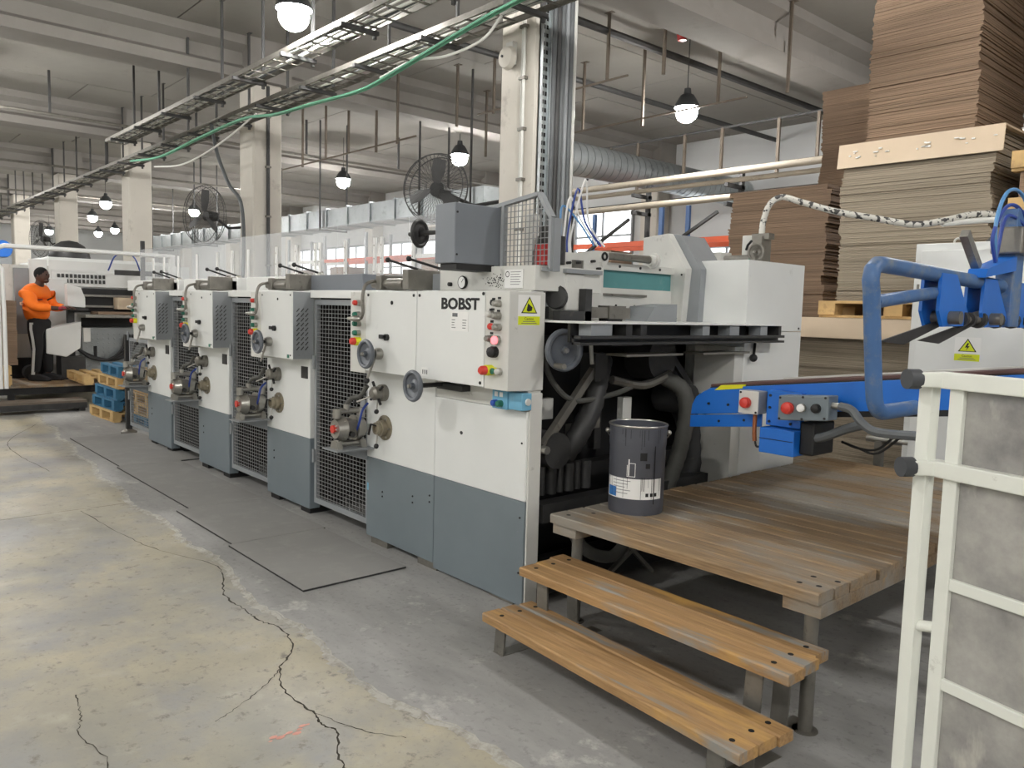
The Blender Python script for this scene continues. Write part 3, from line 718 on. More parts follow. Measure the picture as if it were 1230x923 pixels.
o = button(t,-3.137,1.285,.024,'red',YB,'yellow',.07,'emergency_stop'); button(t,-3.1,1.282,.016,'green',YB,'yellow',.03); button(t,-3.066,1.282,.016,'offwhite',YB,'steel',.03)
# blue push button station under the box
o = B().box(-3.22,-3.1,YF-.07,YF+.004,1.075,1.175).build('push_button_box','light_blue',t,.004)
B().box(-3.0995,-2.995,YF-.06,YF+.01,1.08,1.17).build('push_button_box','light_blue',t,.004)
button(t,-3.185,1.105,.016,'blue_button',YF-.07,'blue_button',.03); button(t,-3.145,1.105,.016,'green',YF-.07,'green',.03)
for x in (-3.185,-3.145): B().box(x-.012,x+.012,YF-.073,YF-.07,1.14,1.165).build('button_tag','paper',t)
B().cyl((-2.995,YF-.02,1.125),(-2.985,YF-.02,1.125),.018,n=12).build('gland','offwhite',t)
# caution sticker on the control box side
def caution(parent, cx, cy, z0, w_, h, ax):
    """white card, yellow triangle with pictogram, yellow band; ax 'x' faces +x, 'y' faces -y"""
    def P(u, v, d): return (cx+d, cy+u, z0+v) if ax == 'x' else (cx+u, cy-d, z0+v)
    def poly(pts, d, n, m_, par):
        k = len(pts); b = B().add([P(u,v,d) for u,v in pts]+[P(u,v,d-.0004) for u,v in pts], [tuple(range(k)), tuple(range(2*k-1,k-1,-1))]+[(i,(i+1)%k,k+(i+1)%k,k+i) for i in range(k)]); return b.build(n,m_,par)
    s = poly([(-w_/2,0),(w_/2,0),(w_/2,h),(-w_/2,h)], .001, 'caution_sticker', 'paper', parent); s['label'] = 'white and yellow caution sticker'
    th = h*.3; poly([(-w_/2+.002,.002),(w_/2-.002,.002),(w_/2-.002,th),(-w_/2+.002,th)], .0016, 'band', 'sticker_yellow', s)
    tw = w_*.36; zb = th+h*.1; zt = h*.95
    poly([(-tw,zb),(tw,zb),(0,zt)], .0016, 'triangle_border', 'ink', s); poly([(-tw*.82,zb+h*.03),(tw*.82,zb+h*.03),(0,zt-h*.065)], .0022, 'triangle', 'sticker_yellow', s)
    if ax == 'x': poly([(-tw*.35,zb+h*.09),(-tw*.1,zb+h*.05),(tw*.3,zb+h*.09),(tw*.36,zb+h*.2),(tw*.05,zb+h*.27),(-tw*.2,zb+h*.33),(-tw*.28,zb+h*.2)], .0028, 'pictogram', 'ink', s)
    else: poly([(-.02*tw,zb+h*.36),(-tw*.26,zb+h*.17),(-tw*.02,zb+h*.18),(-tw*.12,zb+h*.05),(tw*.24,zb+h*.24),(tw*.02,zb+h*.23),(tw*.16,zb+h*.36)], .0028, 'pictogram', 'ink', s)
    rot = (PI/2,0,PI/2) if ax == 'x' else (PI/2,0,0)
    text('Caution', th*.42, P(0, th*.6, .0018), s, 'ink', rot, align='CENTER', ext=.0003)
    for k, q in enumerate((.6,.75)): poly([(-w_*q/2.2,th*(.4-.2*k)),(w_*q/2.2,th*(.4-.2*k)),(w_*q/2.2,th*(.48-.2*k)),(-w_*q/2.2,th*(.48-.2*k))], .0018, 'print', 'text_grey', s)
caution(t, x1+.012, YF-.015, 1.52, .155, .155, 'x')
# white upper cabinet with gauge and plate, grey boxes on the row
B().box(-3.83,x1+.012,YF+.02,3.3,1.70,1.83).build('top_cabinet','offwhite',t,.004)
g_ = B().lathe([(.035,0),(.038,.012),(.034,.02),(.034,.016),(0,.016)], (-3.6,YF+.02,1.745),(0,-1,0),22).build('pressure_gauge','black_metal',t)
B().cyl((-3.6,YF+.004,1.745),(-3.6,YF+.002,1.745),.032,n=20).build('dial','paper',g_); B().bar((-3.6,YF+.001,1.745),(-3.582,YF+.001,1.765),.003,.001).build('needle','ink',g_)
B().cyl((-3.72,YF+.02,1.735),(-3.72,YF,1.735),.012,n=10).build('knob','dark_metal',t)
pl = B().box(-3.24,-3.095,YF+.012,YF+.0195,1.71,1.81).build('instruction_plate','paper',t,.003)
B().torus((-3.215,YF+.0115,1.785),(0,1,0),.014,.002,16,4).build('emblem','ink',pl)
b = B()
for k in range(6): b.box(-3.19,-3.11-.01*(k%2),YF+.011,YF+.012,1.795-k*.013,1.798-k*.013)
b.build('print','text_grey',pl,kind='stuff')
b = B()
for k in range(70):
    x = -3.33+random.gauss(0,.05); z = 1.74+random.gauss(0,.025)
    if 1.71 < z < 1.82: b.box(x,x+.006,YF+.0185,YF+.0195,z,z+random.uniform(.003,.008))
b.build('ink_spatter','ink',t,kind='stuff')
B().box(-4.25,-3.84,YF+.06,3.1,1.70,1.80).build('gear_box','mid_grey',t,.005)
# second handwheel under the box on its long shaft
B().cyl((-3.69,YF,1.157),(-3.69,2.53,1.157),.014,n=10).build('wheel_shaft','black_metal',t); handwheel(t,(-3.69,2.522,1.157),.078,'handle_grey')
B().box(-3.74,-3.5,YF-.06,YF+.01,1.13,1.165).build('slide_bar','dark_metal',t,.006)
# handwheel at the end of the machine
o = handwheel(t,(x1+.09,YF+.17,1.395),.098,'handle_grey',ax=(1,-.25,0)); B().cyl((x1-.05,YF+.2,1.395),(x1+.085,YF+.17,1.395),.02,n=10).build('wheel_shaft','dark_metal',t)
B().cyl((x1+.1,YF+.1,1.318),(x1+.19,YF+.075,1.318),.014,n=10).build('grip','dull_steel',o)
# dent and panel seam details
B().ball((-3.57,YF+.002,.886),.02,8,6,(1,.15,.8)).build('torn_patch','dark_metal',t); B().box(-4.592,-4.572,YF-.001,YF,.36,.41).build('blue_tape','light_blue',t)
for x, z in ((-4.4,.35),(-4.4,.38),(-4.05,.38),(-4.05,.42),(-3.87,.42),(-3.87,.46),(-3.05,.5),(-3.05,.9),(-3.05,.2)): B().cyl((x,YF,z),(x,YF-.004,z),.006,n=6).build('screw','black_metal',t)
# grey gearbox and mesh cage on top
bx = B().box(-3.535,-3.36,2.545,2.86,1.835,2.15).build('grey_gear_case','box_grey',t,.006)
B().box(-3.5,-3.36,2.56,2.82,1.80,1.835).build('case_base','black_metal',t)
B().cyl((-3.535,2.65,2.02),(-3.93,2.65,2.02),.014,n=10).build('wheel_shaft','dark_metal',t); o = handwheel(t,(-3.83,2.65,2.02),.072,'dark_metal',ax=(-1,-.35,0)); 
for z in (1.88,2.1): B().cyl((-3.36,2.56,z),(-3.356,2.56,z),.006,n=6).build('screw','black_metal',bx)
f = B(); yc = 2.86
P2 = [(-3.80,1.83),(-3.80,2.11),(-3.05,2.20),(-2.955,2.07),(-2.955,1.81)]
for a, b_ in zip(P2, P2[1:]+P2[:1]): f.bar((a[0],yc,a[1]),(b_[0],yc,b_[1]),.02,.035,(0,1,0))
f.bar((-3.33,yc,1.82),(-3.33,yc,2.16),.02,.03,(0,1,0)).bar((-3.38,yc,1.82),(-3.38,yc,2.155),.02,.02,(0,1,0))
f.box(-2.97,-2.94,yc,yc+.05,1.80,2.07).build('cage_frame','mid_grey',t)
b = B(); xx = -3.31
while xx < -2.97:
    zt = 2.16+(xx+3.33)*.1 if xx < -3.05 else 2.2-(xx+3.05)*1.35
    b.box(xx,xx+.004,yc-.002,yc+.002,1.83,zt); xx += .03
z = 1.85
while z < 2.17:
    xe = -2.97 if z < 2.08 else -3.05+(2.2-z)/1.35
    b.box(-3.32,xe,yc-.004,yc,z,z+.004); z += .03
b.build('cage_mesh','wire',t,kind='stuff')
mo = B().cyl((-3.15,3.05,1.85),(-3.15,3.05,2.0),.075,n=18).cyl((-3.24,3.1,1.84),(-3.24,3.1,2.06),.06,n=18).build('cage_motor','dark_metal',t)
B().cyl((-3.11,2.95,1.84),(-3.11,2.95,1.95),.045,n=16).build('red_cover','red_beacon',mo); B().box(-3.25,-3.2,2.95,3.0,1.83,2.12).build('cage_post','offwhite',t)

# ---- wire mesh doors in the gaps
def mesh_door(xa, xb, label, zt=1.635):
    t = thing('wire_mesh_door', label, 'mesh door', (xa,YF,.1), group='mesh doors between the press units')
    y = YF+.02
    B().box(xa,xa+.03,y,y+.03,.11,zt).box(xb-.03,xb,y,y+.03,.11,zt).box(xa+.03,xb-.03,y,y+.03,.11,.15).box(xa+.03,xb-.03,y,y+.03,zt-.04,zt).build('door_frame','mid_grey',t)
    b = B(); x = xa+.05
    while x < xb-.03: b.box(x,x+.0035,y+.012,y+.016,.15,zt-.04); x += .045
    z = .17
    while z < zt-.05: b.box(xa+.03,xb-.03,y+.007,y+.011,z,z+.0045); z += .029
    b.build('wire_mesh','wire',t,kind='stuff')
    for z in (.42,1.12): B().cyl((xa+.012,y-.012,z),(xa+.012,y-.012,z+.1),.012,n=8).build('hinge','mid_grey',t)
    B().box(xb-.09,xb-.03,y-.01,y,.9,.96).build('latch_plate','mid_grey',t)
    return t
mesh_door(-5.385,-4.615,'wire mesh door between the large lettered unit and the next slim unit')
mesh_door(-6.945,-6.175,'wire mesh door between the first and second slim units')
mesh_door(-8.475,-7.715,'wire mesh door between the second and third slim units')
mesh_door(-9.98,-9.245,'wire mesh door at the far end of the press beside the pallets',1.15)
t = thing('guard_post', 'dark grey post on a round foot at the far end of the press', 'post', (-10.04,2.8,0))
B().box(-10.07,-10.01,2.77,2.83,0,1.18).build('post','dark_metal',t); B().lathe([(.09,0),(.09,.03),(.05,.05),(.035,.06)],(-10.04,2.8,0),n=16).build('foot','dull_steel',t)

# ---- diaphragm pumps on the brackets
def pump():
    t = thing('diaphragm_pump', '', 'pump', (0,0,0), world=False)
    # local: x across, y depth (front -y), z up, sits on z=0
    o = B().cyl((0,-.105,.13),(0,-.045,.13),.062,.085,n=22).build('fluid_chamber','steel',t)
    for k in range(8):
        a = k*PI/4; B().bar((.02*math.cos(a),-.112,.13+.02*math.sin(a)),(.08*math.cos(a),-.055,.13+.08*math.sin(a)),.008,.012,(0,1,0)).build('rib','steel',o)
    B().cyl((0,-.125,.13),(0,-.104,.13),.026,n=18).build('red_cap','red',t)
    B().cyl((0,.03,.13),(0,.10,.13),.085,.062,n=22).build('fluid_chamber','steel',t)
    B().box(-.06,.06,-.045,.03,.07,.19).build('air_valve','dull_steel',t,.008)
    B().tube([(0,-.09,.2),(0,-.09,.245),(0,.09,.245),(0,.09,.2)],.02,10).build('manifold','steel',t)
    B().tube([(0,-.09,.06),(0,-.09,.028),(0,.09,.028),(0,.09,.06)],.022,10).build('manifold','steel',t)
    for y in (-.09,.09):
        B().cyl((0,y,.2),(0,y,.262),.028,n=12).build('valve_cap','steel',t); B().prism([(-.05,0),(.05,0),(.03,.05),(-.03,.05)],'y',y-.02,y+.02).build('foot','steel',t)
    B().cyl((0,-.02,.245),(0,-.02,.29),.02,n=10).build('outlet','steel',t)
    B().tube(spl([(0,-.02,.29),(.03,0,.33),(.09,.03,.35),(.14,.05,.42)],5),.016,8).build('ink_hose','hose_grey',t)
    B().tube(spl([(.05,.03,.12),(.1,.02,.18),(.12,.03,.26),(.1,.08,.3)],5),.008,6).build('air_hose','blue_hose',t)
    B().cyl((.05,-.02,.1),(.09,-.02,.1),.018,n=10).build('muffler','dark_metal',t)
    return t
pp = pump()
for i, (x0, lb) in enumerate(zip(UX,('silver diaphragm pump with red cap beside the large lettered unit','silver diaphragm pump on the slim unit nearest the lettered unit','silver diaphragm pump on the middle slim unit','silver diaphragm pump on the farthest slim unit'))):
    o = pp if i == 0 else copy_tree(pp); o.location = (x0-.005,2.645,.66); o['label'] = lb; o['group'] = 'ink pumps on the press units'

# ---- covers along the top of the row and the clear guard behind them
t = thing('top_cover', 'white and grey cover along the top of the press row', 'machine cover', (-7,2.95,1.7))
for xa, xb, m_ in ((-10.2,-8.45,'white_rail'),(-8.3,-6.95,'white_rail'),(-6.75,-5.95,'white_rail'),(-5.62,-4.78,'box_grey')): B().box(xa,xb,2.86 if m_=='white_rail' else 2.84,3.25,1.70,1.815).build('cover_panel',m_,t,.004)
t = thing('clear_guard', 'long clear plastic guard standing along the top of the press', 'guard', (-8,3.3,1.8))
xs = [-11.2,-9.75,-8.35,-7.15,-5.95,-4.9,-4.0]
for a, b_ in zip(xs, xs[1:]): B().box(a+.006,b_-.006,3.295,3.3,1.80,2.25).build('clear_sheet','plexi',t)
B().box(-11.2,-4.0,3.285,3.31,1.80,1.815).build('bottom_strip','white_rail',t)
for i, x in enumerate((-10.6,-10.2,-9.7,-9.1,-8.5,-8.1,-7.7,-7.07,-6.67,-6.31,-6.23,-5.80,-5.35,-5.25,-4.83,-4.5)):
    o = B().box(x,x+.032,3.27,3.285,1.815,2.12).build('guard_strip','paper',t)
    if x > -7.2: 
        for z in (1.86,1.96,2.06): B().cyl((x+.016,3.27,z),(x+.016,3.266,z),.005,n=6).build('rivet','dull_steel',o)

# ================================================================== feeder end of the press
t = FD = thing('sheet_feeder', 'feeder with flat table, grey plates and dark machinery behind the ink bucket', 'machine', (-3.2,3.7,0))
B().box(-3.75,-2.73,2.89,4.79,1.538,1.548).build('feed_table','white_rail',t,.002)
B().box(-2.79,-2.73,2.86,4.79,1.462,1.478).box(-2.79,-2.775,2.86,4.79,1.43,1.478).box(-2.79,-2.73,2.86,4.79,1.43,1.444).build('table_rail','dark_metal',t)
B().box(-2.86,-2.84,2.9,4.7,1.44,1.538).build('table_back_rail','black_metal',t)
for y, w_ in ((2.95,.16),(3.22,.05),(3.34,.05),(3.9,.07),(4.18,.1),(4.52,.08),(4.74,.03)): B().box(-2.83,-2.745,y,y+w_,1.476,1.538).build('table_bracket','mid_grey' if w_>.06 else 'dark_metal',t)
for i,(y,w_) in enumerate(((3.3,.5),(4.0,.5))): B().box(-2.95,-2.8,y,y+w_,1.36,1.372).build('lower_plate','dull_steel',t)
# front side plate of the feeder with cut-out
P = [(3.13,1.548),(3.53,1.548),(3.53,1.86),(3.57,1.90),(3.57,1.955),(3.46,1.955),(3.40,1.935),(3.13,1.925)]
B().prism([(3.13,1.548),(3.53,1.548),(3.53,1.80),(3.13,1.80)],'x',-3.24,-3.2).prism([(3.13,1.80),(3.26,1.80),(3.26,1.93),(3.13,1.925)],'x',-3.24,-3.2).prism([(3.36,1.80),(3.53,1.80),(3.53,1.86),(3.57,1.90),(3.57,1.955),(3.46,1.955),(3.36,1.935)],'x',-3.24,-3.2).prism([(3.26,1.89),(3.36,1.89),(3.36,1.935),(3.26,1.93)],'x',-3.24,-3.2).build('side_plate','offwhite',t)
B().box(-3.23,-3.21,3.25,3.37,1.8,1.9).build('cut_out','dull_steel',t)
for y, z in ((3.22,1.87),(3.3,1.875),(3.42,1.89),(3.47,1.85)): B().cyl((-3.2,y,z),(-3.17,y,z),.008,n=8).build('bolt','dark_metal',t)
for y, z in ((3.33,1.62),(3.36,1.585),(3.44,1.62),(3.49,1.58),(3.5,1.63)): B().cyl((-3.2,y,z),(-3.196,y,z),.008,n=8).build('bolt_hole','black_hole',t)
B().torus((-3.195,3.53,1.925),(1,0,0),.02,.007,14,6).build('bushing','black_metal',t)
# small gearbox with worm wheel in front of the plate
o = B().box(-3.12,-3.0,3.02,3.16,1.60,1.80).build('small_gear_box','offwhite',t,.01); B().box(-3.14,-2.98,3.0,3.28,1.80,1.822).build('box_lid','mid_grey',o)
B().lathe([(.0,.0),(.055,.0),(.065,.012),(.055,.024),(0,.024)], (-3.03,2.985,1.67),(.5,-1,0),20).build('worm_wheel','dark_metal',t)
B().box(-3.0,-2.95,3.12,3.17,1.548,1.72).box(-3.0,-2.95,2.93,3.17,1.548,1.60).build('angle_bracket','dark_metal',t)
o = B().box(-3.06,-3.0,3.17,3.55,1.565,1.625).build('slide_bar','dull_steel',t); B().box(-3.07,-2.99,3.36,3.5,1.555,1.635).build('clamp_block','dull_steel',o)
B().box(-3.05,-2.98,3.34,3.46,1.548,1.562).build('foot_block','black_metal',t)
# gauge wall: rail, teal beam, white apron
B().box(-3.40,-3.33,3.54,4.4,1.86,1.905).build('gauge_rail','offwhite',t); B().box(-3.42,-3.36,3.54,4.4,1.75,1.86).build('teal_beam','teal',t); B().box(-3.41,-3.35,3.54,4.4,1.548,1.75).build('apron','offwhite',t)
B().box(-3.349,-3.33,3.66,4.1,1.70,1.715).build('apron_slot','dull_steel',t)
for y in (3.62,3.82,4.0): B().cyl((-3.35,y,1.64),(-3.346,y,1.64),.009,n=8).build('bolt_hole','black_hole',t)
for k in range(4): B().cyl((-3.33,3.62+k*.2,1.885),(-3.325,3.62+k*.2,1.885),.009,n=8).build('rail_screw','black_metal',t)
B().prism([(3.82,1.548),(4.12,1.548),(4.12,1.66),(3.9,1.64)],'x',-3.3,-3.1).build('corner_block','mid_grey',t)
lever(t,(-3.3,3.6,1.585),(-3.22,3.74,1.61),.006,.012)
o = B().cyl((-3.28,3.55,1.94),(-3.28,4.05,1.94),.024,n=14).build('round_shaft','dull_steel',t); B().lathe([(0,0),(.05,0),(.05,.025),(.034,.025),(.034,.06),(.024,.06)],(-3.28,4.1,1.935),(0,-1,0),16).build('collar','offwhite',o)
# far side guard, sloped
B().prism([(-3.61,1.548),(-3.26,1.548),(-3.235,1.90),(-3.40,2.14),(-3.61,2.12)],'y',4.38,4.5).build('sloped_guard','offwhite',t,.004)
B().prism([(-3.26,1.549),(-3.235,1.90),(-3.40,2.14),(-3.33,2.13),(-3.16,1.9),(-3.17,1.549)],'y',4.44,4.7).build('guard_flank','mid_grey',t)
B().box(-3.46,-3.45,4.374,4.38,1.6,1.86).build('guard_slot','white_paint',t)
for x, z in ((-3.3,1.57),(-3.27,1.86),(-3.58,1.57)): B().cyl((x,4.38,z),(x,4.376,z),.007,n=6).build('bolt_hole','black_hole',t)
# far side cabinet with end face
B().box(-3.3,-2.84,4.5,5.2,1.5,1.956).build('far_cabinet','white_paint',t,.004); B().box(-3.3,-2.84,4.5,5.2,.0,1.496).build('far_cabinet','white_paint',t,.004)
B().box(-3.15,-2.845,4.4,4.5,.0,1.4).build('cabinet_edge','offwhite',t)
B().cyl((-2.84,5.16,1.52),(-2.836,5.16,1.52),.008,n=6).build('screw','black_metal',t)
lever(t,(-2.84,4.62,1.43),(-2.8,4.545,1.33),.009,.026,'hand_lever','black_metal')
# on top of the far cabinet
B().box(-3.56,-3.3,4.86,5.0,1.956,2.045).build('top_box','offwhite',t,.006); B().cyl((-3.3,4.92,2.0),(-3.0,4.92,2.0),.022,n=10).build('top_shaft','steel',t)
o = B().box(-3.19,-3.06,4.95,5.1,1.956,2.16).build('terminal_box','offwhite',t,.006); B().tube([(-3.15,4.945,2.06),(-3.13,4.93,2.09),(-3.10,4.93,2.12)],.009,6).build('box_handle','black_metal',o)
B().box(-3.05,-2.98,4.86,4.98,1.956,2.14).box(-3.07,-2.94,4.88,4.95,2.12,2.16).build('clamp_post','dull_steel',t); handwheel(t,(-3.0,4.83,2.03),.055,'dull_steel','clamp_wheel'); B().box(-3.06,-3.02,4.84,4.86,1.9,2.0).build('green_plate','green',t)
# ---- dark machinery in the open end
B().box(-3.46,-3.44,2.89,4.45,.1,1.45).build('end_bulkhead','black_metal',t)
B().bar((-3.04,2.92,.87),(-3.12,3.42,1.30),.035,.045).build('diagonal_strut','dull_steel',t); B().cyl((-3.02,2.9,.86),(-2.98,2.9,.86),.022,n=10).build('strut_pin','steel',t)
B().box(-3.2,-3.08,3.36,3.46,1.2,1.36).build('strut_bracket','dark_metal',t); B().cyl((-3.1,3.35,1.30),(-3.1,3.33,1.45),.012,n=8).build('strut_rod','offwhite',t)
B().tube(spl([(-3.1,4.02,1.2),(-3.02,4.1,1.13),(-2.99,4.12,1.0),(-3.0,4.1,.8),(-3.02,4.05,.62),(-3.05,3.98,.42)],6),.05,10,rr=[.05+.004*(i%2) for i in range(31)]).build('flexible_hose','hose_grey',t)
B().tube(spl([(-3.3,4.3,1.25),(-3.2,4.36,1.0),(-3.15,4.42,.75),(-3.15,4.36,.5),(-3.2,4.2,.35)],6),.085,12,rr=[.085+.006*(i%2) for i in range(25)]).build('flexible_hose','dark_metal',t)
B().tube(spl([(-3.2,3.55,1.32),(-3.14,3.45,1.2),(-3.1,3.36,1.05),(-3.1,3.26,.9),(-3.15,3.2,.78)],6),.06,12,rr=[.06+.005*(i%2) for i in range(25)]).build('flexible_hose','dark_metal',t)
B().tube(spl([(-3.15,3.0,1.35),(-3.1,3.05,1.2),(-3.08,3.2,1.1),(-3.07,3.5,1.12),(-3.1,3.75,1.16),(-3.1,4.05,1.2)],6),.016,8).build('machine_cable','hose_grey',t)
B().tube(spl([(-3.12,3.55,1.2),(-3.08,3.8,1.16),(-3.08,4.05,1.22)],6),.026,8).build('machine_cable','dull_steel',t)
for y0,y1,z0,z1,xx,m_ in ((2.92,3.18,.98,1.1,-3.28,'offwhite'),(3.72,3.8,.85,1.08,-3.22,'offwhite'),(3.1,3.2,.6,.9,-3.3,'dark_metal'),(3.5,3.56,.9,1.12,-3.26,'dull_steel'),(3.6,3.66,.75,1.15,-3.34,'dark_metal'),(3.25,3.32,.88,.95,-3.2,'steel')):
    B().box(xx,xx+.05,y0,y1,z0,z1).build('inner_plate',m_,t,.004)
B().cyl((-3.3,3.02,.84),(-3.02,3.02,.84),.1,n=18).build('blower_drum','dark_metal',t); B().cyl((-3.3,4.0,1.32),(-3.1,4.0,1.32),.14,n=20).build('blower_drum','dark_metal',t); B().cyl((-3.3,4.25,1.05),(-3.06,4.25,1.05),.1,n=18).build('blower_drum','dark_metal',t)
B().box(-3.1,-3.0,2.9,4.4,.46,.56).build('base_beam','dark_metal',t); B().box(-3.3,-3.2,2.9,4.4,.62,.7).build('base_beam','black_metal',t)
for k in range(6): B().cyl((-3.12,3.0+.07*k,.58),(-3.12,3.0+.07*k,.74),.02+.012*(k%2),n=10).build('fitting','dark_metal',t)
B().box(-3.3,-3.0,2.92,4.4,.06,.16).build('floor_rail','black_metal',t)
B().bar((-3.15,4.05,1.42),(-3.1,4.38,1.05),.03,.04).build('cross_brace','dark_metal',t); B().bar((-3.2,3.6,1.42),(-3.2,3.9,1.42),.05,.05).build('cross_brace','dark_metal',t)
B().tube(spl([(-3.1,3.1,.44),(-3.08,3.13,.36),(-3.08,3.2,.34),(-3.08,3.26,.38),(-3.08,3.33,.33)],5),.012,6).build('air_line','steel',t)
B().bar((-2.98,3.3,.02),(-2.9,3.9,.42),.03,.02).bar((-2.96,3.35,.42),(-2.92,3.75,.05),.03,.02).build('scissor_link','dull_steel',t)
B().tube(spl([(-2.98,3.05,.5),(-2.93,3.15,.3),(-2.9,3.35,.22),(-2.9,3.5,.3)],6),.035,10).build('flexible_hose','hose_grey',t)
# clear air lines rising beside the cage
t = thing('air_line_cluster', 'blue and clear air lines rising beside the mesh cage', 'air lines', (-3.3,3.5,1.9))
for k, m_ in enumerate(('pale_blue_hose','paper','blue_hose','paper')):
    y = 3.24+k*.03; B().tube(spl([(-3.28,y,1.92),(-3.3,y+.02,2.05),(-3.3+.03*k,y+.03,2.2+.05*k),(-3.26,y+.12,2.12),(-3.2,y+.2,1.98)],6),.006,6).build('air_line',m_,t)
# spiral wrapped cable crossing to the white cabinet
t = thing('spiral_wrapped_cable', 'white spiral wrapped cable bundle looping from feeder to white cabinet', 'cable', (-3.05,4.9,2.12))
B().tube(spl([(-3.02,4.92,2.14),(-3.02,4.93,2.24),(-2.99,4.95,2.36),(-2.93,5.0,2.41),(-2.8,5.0,2.37),(-2.56,5.05,2.29),(-2.34,5.1,2.24),(-2.11,5.15,2.19),(-1.99,5.3,2.22),(-1.9,5.5,2.27),(-1.75,5.7,2.28),(-1.4,5.85,2.26),(-.9,5.9,2.24)],5),.021,10).build('wrapped_bundle','spiral_wrap',t)
B().tube(spl([(-2.0,5.3,2.2),(-1.8,5.6,2.24),(-1.4,5.8,2.22),(-.9,5.85,2.2)],5),.018,8).build('second_bundle','cable_white',t)
for k in range(4): B().tube(spl([(-1.95+.06*k,5.9,2.1),(-1.9+.06*k,5.9,2.15),(-1.8+.08*k,5.86,2.22),(-1.6+.1*k,5.82,2.24)],5),.022,8).build('cabinet_lead','dark_metal' if k%2 else 'hose_grey',t)

# ================================================================== wooden platform and steps
def plank_mesh(L, w_, h, seed):
    random.seed(seed); b = B(); n = 8
    ring = lambda x, e: [(x, .003+e, 0), (x, w_-.003+e, 0), (x, w_-.001+e, h-.006), (x, w_-.007+e, h), (x, .007+e, h), (x, .001+e, h-.006)]
    V = []; F = []
    for i in range(n+1): V += ring(L*i/n, random.uniform(-.0012,.0012))
    for i in range(n):
        for k in range(6): F.append((i*6+k, i*6+(k+1)%6, (i+1)*6+(k+1)%6, (i+1)*6+k))
    F += [(5,4,3,2,1,0), tuple(n*6+k for k in range(6))]
    return b.add(V, F).mesh('plank')
t = thing('wooden_platform', 'low wooden platform of worn planks on steel legs under the blue conveyor', 'platform', (-2.82,2.78,0))
PZ = .57; pw = .118; pms = []
for s in range(4): me = plank_mesh(1.44, pw, .045, s); me.materials.append(MATS['deck_wood']); pms.append(me)
k = 0; y = 0
while y < 2.92-pw:
    o = bpy.data.objects.new('plank', pms[k%4]); C.objects.link(o); o.parent = t; o.location = (random.uniform(-.008,.008), y, PZ-.045+random.uniform(-.001,.001)); y += pw+.005; k += 1
for xa, xb in ((0,.16),(1.28,1.44)): B().box(-2.82+xa,-2.82+xb,2.80,5.66,PZ-.1,PZ-.046).build('bearer','deck_wood',t,.003)
B().box(-2.66,-1.54,4.15,4.25,PZ-.1,PZ-.046).build('bearer','deck_wood',t,.003)
for x, y in ((-2.74,2.9),(-1.43,2.83),(-2.74,4.2),(-1.43,4.2),(-2.74,5.58),(-1.43,5.58)):
    o = B().cyl((x,y,0),(x,y,PZ-.1),.028,n=14).build('leg','dull_steel',t); B().cyl((x,y,0),(x,y,.008),.05,n=14).build('foot_plate','dull_steel',o)
for x, y in ((-1.43,2.87),(-1.5,2.85),(-1.41,2.98),(-1.5,2.96),(-2.75,2.84),(-2.7,2.97)): B().cyl((x,y,PZ-.002),(x,y,PZ+.001),.012,n=10).build('plug_hole','black_hole',t)
def step(name, label, loc, rz, L, z, widths, legs, seed):
    t = thing(name, label, 'step', loc, rz, world=False); y = 0; random.seed(seed)
    D = sum(widths)
    for i, w_ in enumerate(widths):
        me = plank_mesh(L, w_, .04, seed+i); me.materials.append(MATS['step_wood'])
        o = bpy.data.objects.new('plank', me); C.objects.link(o); o.parent = t; o.location = (random.uniform(-.02,.02), y, z-.04); y += w_+.002
        for xx in (.07, L-.08): B().cyl((xx,y-w_/2,z-.001),(xx,y-w_/2,z+.0012),.011,n=10).build('screw_hole','black_hole',t)
    for xx, sl in legs:
        o = B().prism([(.05,z-.04),(D-.06,z-.04),(D-.06,z-.05),(.05,z-.05)],'x',xx-.035,xx+.035).build('leg_bracket','dull_steel',t)
        for yy in (.05, D-.07): B().add([(xx-.035,yy,z-.04),(xx+.035,yy,z-.04),(xx+.035+sl,yy-.004,0),(xx-.035+sl,yy-.004,0),(xx-.035,yy+.01,z-.04),(xx+.035,yy+.01,z-.04),(xx+.035+sl,yy+.006,0),(xx-.035+sl,yy+.006,0)],[(0,1,2,3),(7,6,5,4),(0,4,5,1),(1,5,6,2),(2,6,7,3),(3,7,4,0)]).build('leg','dull_steel',t)
        B().box(xx+sl-.035,xx+sl+.035,.04,D+.1,0,.008).build('floor_bar','dull_steel',t)
    return t
step('wooden_step','middle wooden step of three planks in front of the platform',(-2.75,2.50,0),-.02,1.42,.37,(.11,.11,.10),((.12,.02),(1.27,-.01)),11)
step('wooden_step','lowest wooden step with orange worn planks nearest the floor',(-2.745,2.29,0),-.072,1.44,.19,(.105,.1,.085),((.07,-.01),(1.3,0)),21)

